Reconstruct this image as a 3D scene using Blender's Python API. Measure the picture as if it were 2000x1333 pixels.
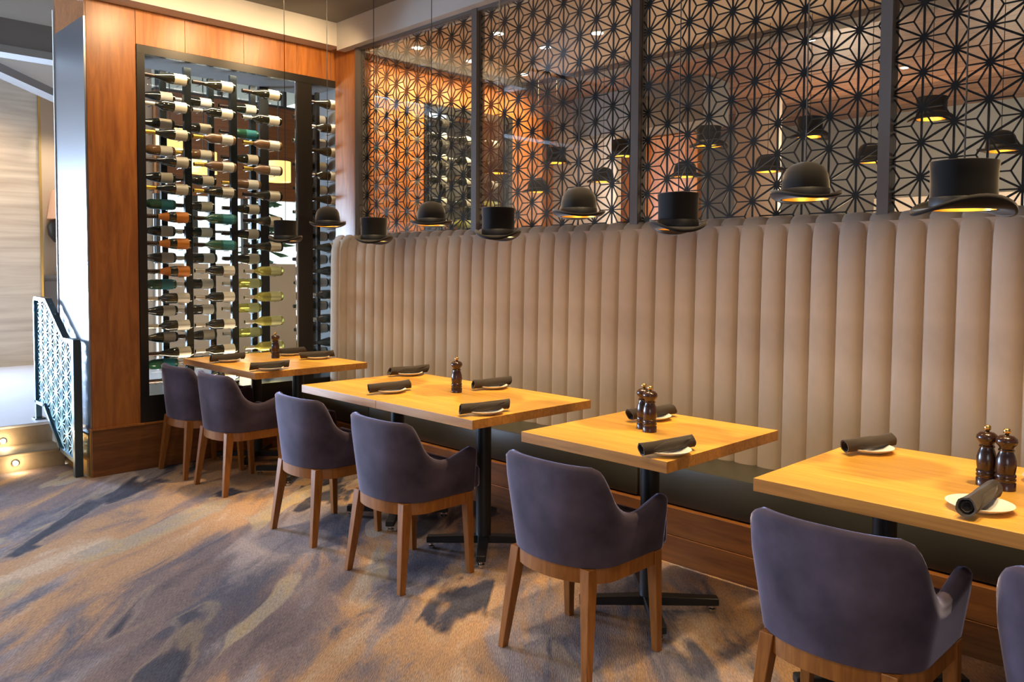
import bpy, bmesh, math, random
from mathutils import Vector, Matrix
random.seed(7)
PI = math.pi
scene = bpy.context.scene
COL = scene.collection
for o in list(bpy.data.objects):
    bpy.data.objects.remove(o)

# ------------------------------------------------------------------ camera
cam_d = bpy.data.cameras.new('camera')
cam = bpy.data.objects.new('camera', cam_d)
COL.objects.link(cam)
cam_d.sensor_width = 36.0
cam_d.lens = 1587.76 / 2000 * 36.0
cam_d.shift_y = (590.4 - 666.5) / 2000.0
cam_d.clip_start = 0.05
R3 = Vector((0.70093219, 0.71320849, 0.00526417))
U3 = Vector((-0.03531998, 0.02733842, 0.99900206))
F3 = Vector((-0.71235284, 0.70041863, -0.04435289))
cam.matrix_world = Matrix(((R3.x, U3.x, -F3.x, 0), (R3.y, U3.y, -F3.y, 0), (R3.z, U3.z, -F3.z, 1.4205), (0, 0, 0, 1)))
scene.camera = cam

# ------------------------------------------------------------------ view, world, lights
vs = scene.view_settings
vs.view_transform = 'Standard'
vs.look = 'None'
vs.gamma = 1.0
vs.use_curve_mapping = False
vs.exposure = 0.16
scene.cycles.transparent_max_bounces = 24
scene.cycles.max_bounces = 10
scene.cycles.sample_clamp_indirect = 6.0
scene.cycles.caustics_reflective = False
scene.cycles.caustics_refractive = False

world = bpy.data.worlds.new('world')
scene.world = world
world.use_nodes = True
world.node_tree.nodes['Background'].inputs[0].default_value = (0.86, 0.95, 1.0, 1)
world.node_tree.nodes['Background'].inputs[1].default_value = 3.0

WARM = (1.0, 0.74, 0.42)
SOFT = (1.0, 0.82, 0.60)
COOL = (0.62, 0.78, 1.0)

def lamp(name, typ, loc, energy, color, aim=None, size=0.1, size_y=None, angle=80, blend=0.6):
    d = bpy.data.lights.new(name, typ)
    d.energy = energy
    d.color = color
    if typ == 'AREA':
        d.size = size
        if size_y:
            d.shape = 'RECTANGLE'
            d.size_y = size_y
    else:
        d.shadow_soft_size = size
    if typ == 'SPOT':
        d.spot_size = math.radians(angle)
        d.spot_blend = blend
    o = bpy.data.objects.new(name, d)
    COL.objects.link(o)
    o.location = loc
    if aim is not None:
        o.rotation_euler = (Vector(aim) - Vector(loc)).to_track_quat('-Z', 'Y').to_euler()
    return o

for x in (-5.2, -4.35, -3.55, -2.75, -1.95, -1.15, -0.35, 0.5):           # ceiling downlights over the tables
    lamp('table_downlight', 'SPOT', (x, 2.70, 3.28), 205, WARM, (x, 3.0, 0), 0.05, angle=51, blend=0.8)
for x in (-4.6, -3.0, -1.4, 0.2):                                          # aisle downlights
    lamp('aisle_downlight', 'SPOT', (x, 0.6, 3.2), 85, SOFT, (x, 0.7, 0), 0.12, angle=95, blend=0.9)
for y in (2.15, 2.70, 3.25):                                               # wall washers on the wine wall
    lamp('wall_washer', 'SPOT', (-4.95, y, 3.22), 42, (1.0, 0.70, 0.38), (-5.77, y, 2.75), 0.05, angle=105, blend=1.0)
lamp('entrance_daylight', 'AREA', (-10.36, 0.15, 1.15), 1450, (0.50, 0.69, 1.0), (-3.0, 1.2, 0.9), 1.7, 1.5)   # glazed entrance doors
lamp('side_daylight', 'AREA', (-8.6, -1.6, 1.05), 160, (0.52, 0.70, 1.0), (-3.2, 2.0, 0.7), 2.6, 1.4)
lamp('room_fill', 'AREA', (2.6, -3.2, 1.6), 45, (0.85, 0.9, 1.0), (-2.5, 2.5, 0.8), 2.0, 1.4)  # soft fill added behind the camera, no window there
lamp('stone_wall_washer', 'SPOT', (-9.3, 1.6, 3.15), 130, (1.0, 0.72, 0.42), (-10.4, 2.0, 1.6), 0.08, angle=110, blend=0.9)
lamp('stone_return_washer', 'SPOT', (-10.3, 2.9, 3.0), 40, SOFT, (-11.0, 2.9, 2.0), 0.08, angle=110, blend=0.9)
for y in (4.15, 4.65, 5.15, 5.65):                                         # dining room behind the screen
    lamp('back_wall_washer', 'SPOT', (-5.2, y, 3.18), 105, (1.0, 0.80, 0.50), (-5.77, y, 2.55), 0.05, angle=100, blend=0.9)
for x, y in ((-4.4, 4.7), (-3.2, 4.9), (-1.8, 4.9)):
    lamp('back_room_downlight', 'SPOT', (x, y, 3.20), 60, (1.0, 0.72, 0.40), (x, y, 0), 0.05, angle=120, blend=0.9)
for x, y, z, e in ((-5.6, 7.0, 2.2, 45), (-3.9, 8.9, 2.3, 105), (-2.4, 9.4, 2.2, 55), (-0.6, 8.2, 2.5, 22)):
    lamp('back_room_lamp', 'POINT', (x, y, z), e, SOFT, None, 0.2)
for x in (-4.6, -3.2, -1.8):
    lamp('back_ceiling_fill', 'POINT', (x, 4.9, 1.2), 26, (1.0, 0.74, 0.44), None, 0.05)  # unseen fill added to light the ceiling from below, no fixtures
lamp('back_room_cyan_glow', 'AREA', (0.6, 8.6, 1.9), 60, (0.35, 0.85, 1.0), (-1.2, 10.9, 1.9), 0.8, 0.8)  # cyan glow aimed at the far wall, no window built
lamp('cabinet_light', 'AREA', (-5.818, 2.93, 2.89), 16, (1.0, 0.84, 0.62), None, 0.02, 1.5)
lamp('cabinet_light', 'AREA', (-5.83, 2.7, 0.52), 8, (1.0, 0.84, 0.62), None, 0.03, 1.1).rotation_euler = (PI, 0, 0)
lamp('lounge_lamp', 'POINT', (-7.6, 3.8, 1.0), 16, SOFT, None, 0.15)
lamp('lounge_lamp', 'POINT', (-7.8, 5.6, 1.0), 14, (1.0, 0.7, 0.35), None, 0.15)

# ------------------------------------------------------------------ materials
def new_mat(name):
    m = bpy.data.materials.new(name)
    m.use_nodes = True
    return m, m.node_tree.nodes, m.node_tree.links, m.node_tree.nodes['Principled BSDF']

def mat(name, color, rough=0.5, metal=0.0, spec=0.5, sheen=0.0, sheen_tint=None, emit=None, es=0.0, var=0.0, scale=6.0, bump=0.0, bscale=200.0, trans=0.0, alpha=1.0):
    m, N, L, b = new_mat(name)
    b.inputs['Base Color'].default_value = (*color, 1)
    b.inputs['Roughness'].default_value = rough
    b.inputs['Metallic'].default_value = metal
    b.inputs['Specular IOR Level'].default_value = spec
    b.inputs['Transmission Weight'].default_value = trans
    b.inputs['Alpha'].default_value = alpha
    if sheen:
        b.inputs['Sheen Weight'].default_value = sheen
        b.inputs['Sheen Roughness'].default_value = 0.28 if sheen > 0.8 else 0.35
        b.inputs['Sheen Tint'].default_value = (*(sheen_tint or (1, 1, 1)), 1)
    if emit:
        b.inputs['Emission Color'].default_value = (*emit, 1)
        b.inputs['Emission Strength'].default_value = es
    if var or bump:
        tc = N.new('ShaderNodeTexCoord')
    if var:
        nz = N.new('ShaderNodeTexNoise')
        nz.inputs['Scale'].default_value = scale
        nz.inputs['Detail'].default_value = 5
        L.new(tc.outputs['Object'], nz.inputs['Vector'])
        rp = N.new('ShaderNodeValToRGB')
        rp.color_ramp.elements[0].position = 0.3
        rp.color_ramp.elements[1].position = 0.7
        rp.color_ramp.elements[0].color = (*[c * (1 - var) for c in color], 1)
        rp.color_ramp.elements[1].color = (*[min(1, c * (1 + var)) for c in color], 1)
        L.new(nz.outputs['Fac'], rp.inputs['Fac'])
        L.new(rp.outputs['Color'], b.inputs['Base Color'])
    if bump:
        n2 = N.new('ShaderNodeTexNoise')
        n2.inputs['Scale'].default_value = bscale
        L.new(tc.outputs['Object'], n2.inputs['Vector'])
        bp = N.new('ShaderNodeBump')
        bp.inputs['Strength'].default_value = bump
        bp.inputs['Distance'].default_value = 0.004
        L.new(n2.outputs['Fac'], bp.inputs['Height'])
        L.new(bp.outputs['Normal'], b.inputs['Normal'])
    return m

def wood(name, c0, c1, axis, rough=0.38, stretch=14.0, scale=3.0, per_object=0.0, fine=True):
    """grain runs along `axis` (0 x, 1 y, 2 z)"""
    m, N, L, b = new_mat(name)
    tc = N.new('ShaderNodeTexCoord')
    mp = N.new('ShaderNodeMapping')
    s = [stretch] * 3
    s[axis] = 1.0
    mp.inputs['Scale'].default_value = s
    L.new(tc.outputs['Object'], mp.inputs['Vector'])
    vec = mp.outputs['Vector']
    if per_object:
        oi = N.new('ShaderNodeObjectInfo')
        mu = N.new('ShaderNodeVectorMath')
        mu.operation = 'SCALE'
        mu.inputs[0].default_value = (37, 53, 71)
        L.new(oi.outputs['Random'], mu.inputs['Scale'])
        ad = N.new('ShaderNodeVectorMath')
        ad.operation = 'ADD'
        L.new(vec, ad.inputs[0])
        L.new(mu.outputs['Vector'], ad.inputs[1])
        vec = ad.outputs['Vector']
    nz = N.new('ShaderNodeTexNoise')
    nz.inputs['Scale'].default_value = scale
    nz.inputs['Detail'].default_value = 6
    nz.inputs['Roughness'].default_value = 0.62
    nz.inputs['Distortion'].default_value = 0.9
    L.new(vec, nz.inputs['Vector'])
    rp = N.new('ShaderNodeValToRGB')
    rp.color_ramp.elements[0].position = 0.30
    rp.color_ramp.elements[1].position = 0.72
    rp.color_ramp.elements[0].color = (*c0, 1)
    rp.color_ramp.elements[1].color = (*c1, 1)
    L.new(nz.outputs['Fac'], rp.inputs['Fac'])
    out = rp.outputs['Color']
    if per_object:
        hs = N.new('ShaderNodeHueSaturation')
        ma = N.new('ShaderNodeMapRange')
        ma.inputs['To Min'].default_value = 1 - per_object
        ma.inputs['To Max'].default_value = 1 + per_object
        L.new(oi.outputs['Random'], ma.inputs['Value'])
        L.new(ma.outputs['Result'], hs.inputs['Value'])
        L.new(out, hs.inputs['Color'])
        out = hs.outputs['Color']
    L.new(out, b.inputs['Base Color'])
    b.inputs['Roughness'].default_value = rough
    bp = N.new('ShaderNodeBump')
    bp.inputs['Strength'].default_value = 0.08
    bp.inputs['Distance'].default_value = 0.003
    L.new(nz.outputs['Fac'], bp.inputs['Height'])
    L.new(bp.outputs['Normal'], b.inputs['Normal'])
    return m

def glass(name, tint=(0.93, 0.97, 0.95), refl=0.6, rough=0.0):
    m = bpy.data.materials.new(name)
    m.use_nodes = True
    N, L = m.node_tree.nodes, m.node_tree.links
    N.remove(N['Principled BSDF'])
    t = N.new('ShaderNodeBsdfTransparent')
    t.inputs[0].default_value = (*tint, 1)
    g = N.new('ShaderNodeBsdfGlossy')
    g.inputs['Roughness'].default_value = rough
    f = N.new('ShaderNodeFresnel')
    f.inputs['IOR'].default_value = 1.45
    mu = N.new('ShaderNodeMath')
    mu.operation = 'MULTIPLY'
    mu.inputs[1].default_value = refl
    mx = N.new('ShaderNodeMixShader')
    L.new(f.outputs[0], mu.inputs[0])
    L.new(mu.outputs[0], mx.inputs[0])
    L.new(t.outputs[0], mx.inputs[1])
    L.new(g.outputs[0], mx.inputs[2])
    L.new(mx.outputs[0], N['Material Output'].inputs['Surface'])
    return m

def velvet(name, dark, light, var=0.25, sh=0.5):
    m = mat(name, dark, rough=0.9, spec=0.15, sheen=sh, sheen_tint=light, var=var, scale=5.5, bump=0.12, bscale=380)
    return m

def carpet_mat():
    m, N, L, b = new_mat('carpet')
    tc = N.new('ShaderNodeTexCoord')
    mp = N.new('ShaderNodeMapping')                      # swirls flow along (-0.65, 0.76)
    mp.inputs['Rotation'].default_value = (0, 0, math.radians(-131))
    L.new(tc.outputs['Object'], mp.inputs['Vector'])
    sc = N.new('ShaderNodeMapping')
    sc.inputs['Scale'].default_value = (0.42, 1.35, 1)
    L.new(mp.outputs['Vector'], sc.inputs['Vector'])
    warp = N.new('ShaderNodeTexNoise')
    warp.inputs['Scale'].default_value = 1.3
    warp.inputs['Detail'].default_value = 3
    L.new(sc.outputs['Vector'], warp.inputs['Vector'])
    sub = N.new('ShaderNodeVectorMath'); sub.operation = 'SUBTRACT'
    sub.inputs[1].default_value = (0.5, 0.5, 0.5)
    L.new(warp.outputs['Color'], sub.inputs[0])
    scl = N.new('ShaderNodeVectorMath'); scl.operation = 'SCALE'
    scl.inputs['Scale'].default_value = 0.75
    L.new(sub.outputs['Vector'], scl.inputs[0])
    add = N.new('ShaderNodeVectorMath'); add.operation = 'ADD'
    L.new(sc.outputs['Vector'], add.inputs[0]); L.new(scl.outputs['Vector'], add.inputs[1])
    V = add.outputs['Vector']
    def noise(scale, detail, off, rough=0.64):
        mm = N.new('ShaderNodeMapping')
        mm.inputs['Location'].default_value = off
        L.new(V, mm.inputs['Vector'])
        n = N.new('ShaderNodeTexNoise')
        n.inputs['Scale'].default_value = scale
        n.inputs['Detail'].default_value = detail
        n.inputs['Roughness'].default_value = rough
        L.new(mm.outputs['Vector'], n.inputs['Vector'])
        return n.outputs['Fac']
    def ramp(fac, stops, interp='EASE'):
        r = N.new('ShaderNodeValToRGB')
        r.color_ramp.interpolation = interp
        e = r.color_ramp.elements
        e[0].position, e[0].color = stops[0][0], (*stops[0][1], 1)
        e[1].position, e[1].color = stops[-1][0], (*stops[-1][1], 1)
        for p, c in stops[1:-1]:
            k = e.new(p); k.color = (*c, 1)
        L.new(fac, r.inputs['Fac'])
        return r.outputs['Color']
    def mix(f, a, c2):
        x = N.new('ShaderNodeMix'); x.data_type = 'RGBA'
        L.new(f, x.inputs[0]); L.new(a, x.inputs[6]); L.new(c2, x.inputs[7])
        return x.outputs[2]
    g = lambda v: (v, v, v)
    base = ramp(noise(1.25, 8, (3.1, 0.7, 0)), [(0.30, (0.095, 0.076, 0.084)), (0.44, (0.215, 0.155, 0.142)), (0.54, (0.44, 0.255, 0.130)), (0.66, (0.53, 0.385, 0.265))])
    cool = ramp(noise(1.7, 8, (9.4, 2.2, 0)), [(0.40, (0.10, 0.095, 0.12)), (0.60, (0.33, 0.27, 0.26))])
    cm = ramp(noise(1.0, 7, (1.0, 5.3, 0)), [(0.50, g(0)), (0.58, g(1))])
    c = mix(cm, base, cool)
    dark = ramp(noise(1.9, 5, (5.6, 8.1, 0), 0.45), [(0.60, g(0)), (0.635, g(1))])
    dk = ramp(noise(6, 3, (0, 0, 0)), [(0.3, (0.040, 0.038, 0.050)), (0.7, (0.075, 0.070, 0.085))])
    c = mix(dark, c, dk)
    lg = ramp(noise(2.2, 3, (2.2, 1.1, 4), 0.45), [(0.625, g(0)), (0.66, g(0.8))])
    lt = ramp(noise(7, 3, (0, 3, 0)), [(0.3, (0.34, 0.29, 0.24)), (0.7, (0.46, 0.33, 0.16))])
    c = mix(lg, c, lt)
    ln = ramp(noise(1.9, 5, (5.6, 8.1, 0), 0.45), [(0.575, g(0)), (0.592, g(0.28)), (0.602, g(0.28)), (0.615, g(0))], 'LINEAR')
    c = mix(ln, c, lt)
    wv = N.new('ShaderNodeMapping')
    wv.inputs['Scale'].default_value = (1.9, 1.25, 1)
    L.new(V, wv.inputs['Vector'])
    vo = N.new('ShaderNodeTexVoronoi')
    vo.inputs['Scale'].default_value = 1.7
    L.new(wv.outputs['Vector'], vo.inputs['Vector'])
    sp = N.new('ShaderNodeSeparateColor')
    L.new(vo.outputs['Color'], sp.inputs[0])
    th_ = N.new('ShaderNodeMapRange')                     # only some cells carry an oval, each of its own size
    th_.inputs['From Min'].default_value = 0.30; th_.inputs['From Max'].default_value = 1.0
    th_.inputs['To Min'].default_value = 0.0; th_.inputs['To Max'].default_value = 0.27
    L.new(sp.outputs[0], th_.inputs['Value'])
    df = N.new('ShaderNodeMath'); df.operation = 'SUBTRACT'
    L.new(th_.outputs['Result'], df.inputs[0]); L.new(vo.outputs['Distance'], df.inputs[1])
    om = N.new('ShaderNodeMapRange')
    om.inputs['From Min'].default_value = 0.0; om.inputs['From Max'].default_value = 0.03
    om.inputs['To Max'].default_value = 0.85
    L.new(df.outputs[0], om.inputs['Value'])
    oc = ramp(sp.outputs[1], [(0.0, (0.46, 0.27, 0.12)), (0.3, (0.30, 0.25, 0.23)), (0.5, (0.085, 0.08, 0.10)), (0.75, (0.42, 0.35, 0.29)), (1.0, (0.20, 0.19, 0.27))], 'CONSTANT')
    c = mix(om.outputs['Result'], c, oc)
    # yarn flecks
    fl = N.new('ShaderNodeTexNoise')
    fl.inputs['Scale'].default_value = 170
    fl.inputs['Detail'].default_value = 3
    fm = N.new('ShaderNodeMapping')
    fm.inputs['Scale'].default_value = (0.25, 1.6, 1)
    L.new(mp.outputs['Vector'], fm.inputs['Vector'])
    L.new(fm.outputs['Vector'], fl.inputs['Vector'])
    mr = N.new('ShaderNodeMapRange')
    mr.inputs['From Min'].default_value = 0.3; mr.inputs['From Max'].default_value = 0.7
    mr.inputs['To Min'].default_value = 0.68; mr.inputs['To Max'].default_value = 1.30
    L.new(fl.outputs['Fac'], mr.inputs['Value'])
    hs = N.new('ShaderNodeHueSaturation')
    L.new(c, hs.inputs['Color']); L.new(mr.outputs['Result'], hs.inputs['Value'])
    L.new(hs.outputs['Color'], b.inputs['Base Color'])
    b.inputs['Roughness'].default_value = 0.95
    b.inputs['Specular IOR Level'].default_value = 0.1
    bp = N.new('ShaderNodeBump')
    bp.inputs['Strength'].default_value = 0.5; bp.inputs['Distance'].default_value = 0.004
    L.new(fl.outputs['Fac'], bp.inputs['Height'])
    L.new(bp.outputs['Normal'], b.inputs['Normal'])
    return m

def stone_mat():
    m, N, L, b = new_mat('striated_stone')
    tc = N.new('ShaderNodeTexCoord')
    mp = N.new('ShaderNodeMapping')
    mp.inputs['Scale'].default_value = (0.5, 0.5, 9)
    L.new(tc.outputs['Object'], mp.inputs['Vector'])
    nz = N.new('ShaderNodeTexNoise')
    nz.inputs['Scale'].default_value = 1.6; nz.inputs['Detail'].default_value = 7; nz.inputs['Distortion'].default_value = 0.5
    L.new(mp.outputs['Vector'], nz.inputs['Vector'])
    rp = N.new('ShaderNodeValToRGB')
    rp.color_ramp.elements[0].position = 0.3; rp.color_ramp.elements[1].position = 0.7
    rp.color_ramp.elements[0].color = (0.36, 0.285, 0.205, 1); rp.color_ramp.elements[1].color = (0.55, 0.46, 0.35, 1)
    L.new(nz.outputs['Fac'], rp.inputs['Fac']); L.new(rp.outputs['Color'], b.inputs['Base Color'])
    b.inputs['Roughness'].default_value = 0.6
    return m

M = {}
M['carpet'] = carpet_mat()
M['stone'] = stone_mat()
M['plaster'] = mat('greige_plaster', (0.56, 0.52, 0.47), 0.85, var=0.05, scale=2)
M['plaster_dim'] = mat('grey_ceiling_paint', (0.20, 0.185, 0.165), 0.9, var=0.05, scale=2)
M['beam'] = mat('grey_brown_paint', (0.15, 0.13, 0.115), 0.8, var=0.06, scale=2)
M['beam_light'] = mat('pale_grey_paint', (0.22, 0.205, 0.19), 0.8)
M['wall_paint'] = mat('warm_beige_paint', (0.50, 0.40, 0.31), 0.85, var=0.06, scale=2)
M['wall_wood'] = wood('walnut_veneer', (0.24, 0.070, 0.013), (0.47, 0.165, 0.030), 2, 0.36, stretch=9, scale=2.2, per_object=0.10)
M['base_wood'] = wood('walnut_horizontal', (0.14, 0.044, 0.011), (0.28, 0.10, 0.025), 1, 0.34, stretch=12, scale=2.2, per_object=0.06)
M['plinth_wood'] = wood('walnut_plinth', (0.11, 0.036, 0.007), (0.24, 0.088, 0.018), 0, 0.4, stretch=12, scale=2.2, per_object=0.08)
M['top_wood'] = wood('honey_butcher_block', (0.60, 0.275, 0.035), (0.84, 0.455, 0.070), 0, 0.33, stretch=16, scale=2.4, per_object=0.07)
M['shaded_edge_wood'] = wood('shaded_orange_edge', (0.40, 0.150, 0.030), (0.66, 0.28, 0.060), 0, 0.36, stretch=16, scale=2.4, per_object=0.12)  # tabletop wood made darker and redder: shade of the sides put into the colour
M['leg_wood'] = wood('chestnut_leg_wood', (0.20, 0.064, 0.010), (0.36, 0.128, 0.020), 2, 0.38, stretch=10, scale=5, per_object=0.05)
M['slat_wood'] = wood('brown_ceiling_board', (0.11, 0.05, 0.028), (0.24, 0.115, 0.062), 0, 0.5, stretch=10, scale=1.8, per_object=0.22)
M['black_metal'] = mat('black_powder_coat', (0.012, 0.011, 0.010), 0.42, 0.0, 0.4)
M['black_frame'] = mat('dark_bronze_frame', (0.020, 0.017, 0.014), 0.35, 0.3, 0.5)
M['rack_post'] = mat('dark_rack_post', (0.030, 0.035, 0.036), 0.22, 0.7, 0.6)
M['lattice'] = mat('black_lattice_sheet', (0.010, 0.008, 0.007), 0.5, 0.0, 0.3)
M['screen_post'] = mat('grey_brown_post', (0.135, 0.115, 0.10), 0.55, 0.2)
M['steel'] = mat('brushed_steel', (0.36, 0.355, 0.36), 0.32, 1.0)
M['rail_metal'] = mat('teal_grey_rail_metal', (0.07, 0.10, 0.11), 0.3, 0.8)
M['rail_lattice'] = mat('silver_lattice', (0.12, 0.26, 0.33), 0.45, 0.5)
M['brass'] = mat('brass', (0.65, 0.42, 0.14), 0.28, 1.0)
M['gold'] = mat('gold_lining', (0.95, 0.60, 0.12), 0.35, 0.9)
M['chrome'] = mat('chrome', (0.7, 0.7, 0.7), 0.12, 1.0)
M['taupe'] = velvet('taupe_velvet', (0.41, 0.315, 0.24), (0.80, 0.68, 0.56), 0.08, 0.45)
M['seat_leather'] = mat('olive_black_leather', (0.036, 0.033, 0.023), 0.36, spec=0.45, var=0.12, scale=3)
M['velvet'] = velvet('purple_grey_velvet', (0.066, 0.048, 0.063), (0.66, 0.66, 0.95), 0.48, 1.0)
M['felt'] = mat('black_felt', (0.014, 0.0115, 0.010), 0.92, spec=0.2, sheen=0.35, sheen_tint=(0.7, 0.6, 0.5))
M['ribbon'] = mat('black_hat_ribbon', (0.010, 0.008, 0.008), 0.55)
M['cord'] = mat('black_cord', (0.03, 0.027, 0.024), 0.6)
M['bulb'] = mat('glowing_bulb', (1, 0.8, 0.5), 0.4, emit=(1.0, 0.72, 0.34), es=9)
M['plate'] = mat('white_china', (0.82, 0.78, 0.72), 0.22)
M['napkin'] = mat('charcoal_linen', (0.050, 0.039, 0.032), 0.9, spec=0.2, sheen=0.3, sheen_tint=(0.7, 0.6, 0.5), bump=0.2, bscale=300)
M['mill'] = mat('dark_walnut_mill', (0.040, 0.014, 0.007), 0.22, spec=0.6, var=0.25, scale=14)
M['glass'] = glass('clear_glass', (0.96, 0.98, 0.97), 0.45)
M['rear_glass'] = glass('rear_glass', (0.92, 0.93, 0.92), 0.12)
M['screen_glass'] = glass('screen_glass', (0.96, 0.96, 0.955), 0.30)
M['light_lens'] = mat('downlight_lens', (1, 1, 1), emit=(1.0, 0.90, 0.74), es=14)
M['step_lens'] = mat('step_light_lens', (1, 1, 1), emit=(1.0, 0.82, 0.5), es=60)
M['white_trim'] = mat('white_trim', (0.7, 0.68, 0.64), 0.5)
M['upper_tile'] = mat('pale_stone_tile', (0.50, 0.49, 0.50), 0.35, var=0.06, scale=1.5)
M['step_stone'] = mat('tan_step_stone', (0.20, 0.15, 0.10), 0.7, var=0.2, scale=9)
M['shade'] = mat('pink_lamp_shade', (0.45, 0.26, 0.18), 0.8, emit=(1.0, 0.55, 0.32), es=0.35)
M['drum'] = mat('amber_drum_shade', (0.8, 0.5, 0.15), 0.8, emit=(1.0, 0.62, 0.20), es=1.6)
M['leaf'] = mat('conifer_green', (0.05, 0.14, 0.06), 0.7, var=0.35, scale=8)
M['bark'] = mat('bark', (0.08, 0.05, 0.03), 0.9)
M['window_frame'] = mat('dark_window_frame', (0.03, 0.03, 0.033), 0.5)
M['b_red'] = mat('dark_bottle_glass', (0.014, 0.013, 0.007), 0.07, spec=0.8)
M['b_green'] = mat('green_bottle_glass', (0.03, 0.11, 0.06), 0.07, spec=0.8)
M['b_white'] = mat('yellow_bottle_glass', (0.66, 0.58, 0.12), 0.06, spec=0.7, trans=0.55)
M['b_rose'] = mat('amber_bottle_glass', (0.20, 0.10, 0.045), 0.07, spec=0.8)
M['cream_label'] = mat('cream_paper', (0.62, 0.54, 0.42), 0.75)
M['white_label'] = mat('white_paper', (0.78, 0.72, 0.62), 0.75)
M['orange_label'] = mat('orange_paper', (0.72, 0.22, 0.02), 0.6)
M['teal_label'] = mat('teal_paper', (0.03, 0.22, 0.24), 0.6)
M['olive_label'] = mat('pale_olive_paper', (0.50, 0.50, 0.26), 0.75)
M['foil_dark'] = mat('dark_foil', (0.05, 0.03, 0.025), 0.3, 0.6)
M['foil_gold'] = mat('gold_foil', (0.75, 0.48, 0.10), 0.3, 0.9)
M['foil_silver'] = mat('pale_foil', (0.62, 0.56, 0.50), 0.35, 0.5)
M['rubber'] = mat('black_rubber', (0.01, 0.01, 0.01), 0.7)

# ------------------------------------------------------------------ geometry helpers
def mk(name, bm, m, parent=None, smooth=False, autosharp=None):
    me = bpy.data.meshes.new(name)
    bmesh.ops.recalc_face_normals(bm, faces=bm.faces[:])
    if smooth:
        for f in bm.faces:
            f.smooth = True
    if autosharp is not None:
        ca = math.radians(autosharp)
        for e in bm.edges:
            if len(e.link_faces) == 2 and e.calc_face_angle(0) > ca:
                e.smooth = False
    bm.to_mesh(me)
    bm.free()
    me.materials.append(m)
    o = bpy.data.objects.new(name, me)
    COL.objects.link(o)
    if parent is not None:
        o.parent = parent
    return o

def empty(name, loc=(0, 0, 0), rz=0.0):
    o = bpy.data.objects.new(name, None)
    o.empty_display_size = 0.1
    COL.objects.link(o)
    o.location = loc
    o.rotation_euler = (0, 0, rz)
    return o

def tag(o, label, cat, group=None, kind=None):
    o['label'] = label
    o['category'] = cat
    if group:
        o['group'] = group
    if kind:
        o['kind'] = kind
    return o

def struct(o, label=None):
    o['kind'] = 'structure'
    if label:
        o['label'] = label
    return o

def box(bm, x0, x1, y0, y1, z0, z1, bev=0.0):
    vs_ = [bm.verts.new(p) for p in ((x0, y0, z0), (x1, y0, z0), (x1, y1, z0), (x0, y1, z0), (x0, y0, z1), (x1, y0, z1), (x1, y1, z1), (x0, y1, z1))]
    fs = [bm.faces.new([vs_[i] for i in q]) for q in ((0, 3, 2, 1), (4, 5, 6, 7), (0, 1, 5, 4), (1, 2, 6, 5), (2, 3, 7, 6), (3, 0, 4, 7))]
    if bev:
        es = list({e for f in fs for e in f.edges})
        bmesh.ops.bevel(bm, geom=es, offset=bev, segments=2, affect='EDGES', profile=0.5)
    return bm

def B(*a, bev=0.0):
    bm = bmesh.new()
    box(bm, *a, bev=bev)
    return bm

def frustum(bm, p0, p1, s0, s1):
    """square tapered bar from p0 (size s0) to p1 (size s1), faces square to x and y"""
    q = []
    for p, s in ((p0, s0), (p1, s1)):
        sx, sy = (s if isinstance(s, tuple) else (s, s))
        q += [bm.verts.new((p[0] + a * sx / 2, p[1] + c * sy / 2, p[2])) for a, c in ((-1, -1), (1, -1), (1, 1), (-1, 1))]
    for f in ((3, 2, 1, 0), (4, 5, 6, 7), (0, 1, 5, 4), (1, 2, 6, 5), (2, 3, 7, 6), (3, 0, 4, 7)):
        bm.faces.new([q[i] for i in f])

def tube(bm, pts, r, seg=8, caps=True):
    rings = []
    pts = [Vector(p) for p in pts]
    for i, p in enumerate(pts):
        d = (pts[min(i + 1, len(pts) - 1)] - pts[max(i - 1, 0)]).normalized()
        a = d.orthogonal().normalized() if i == 0 else (rings[-1][1] - d * rings[-1][1].dot(d)).normalized()
        bvec = d.cross(a)
        rings.append(([bm.verts.new(p + (a * math.cos(2 * PI * k / seg) + bvec * math.sin(2 * PI * k / seg)) * r) for k in range(seg)], a))
    for i in range(len(rings) - 1):
        r0, r1 = rings[i][0], rings[i + 1][0]
        for k in range(seg):
            bm.faces.new((r0[k], r0[(k + 1) % seg], r1[(k + 1) % seg], r1[k]))
    if caps:
        bm.faces.new(rings[0][0][::-1])
        bm.faces.new(rings[-1][0])

def lathe(bm, prof, seg=24, sx=1.0, sy=1.0, axis='z', close=True):
    """prof: (radius, height) list, bottom to top"""
    rings = []
    for r, h in prof:
        ring = []
        if r < 1e-6:
            p = (0, 0, h) if axis == 'z' else (0, h, 0)
            ring = [bm.verts.new(p)]
        else:
            for k in range(seg):
                a = 2 * PI * k / seg
                c, s = math.cos(a) * r * sx, math.sin(a) * r * sy
                ring.append(bm.verts.new((c, s, h) if axis == 'z' else (s, h, c)))
        rings.append(ring)
    for r0, r1 in zip(rings, rings[1:]):
        for k in range(seg):
            j = (k + 1) % seg
            if len(r0) == 1 and len(r1) == 1:
                continue
            if len(r0) == 1:
                bm.faces.new((r0[0], r1[j], r1[k]))
            elif len(r1) == 1:
                bm.faces.new((r0[k], r0[j], r1[0]))
            else:
                bm.faces.new((r0[k], r0[j], r1[j], r1[k]))
    if close:
        for ring in (rings[0], rings[-1]):
            if len(ring) > 2:
                bm.faces.new(ring)

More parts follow.
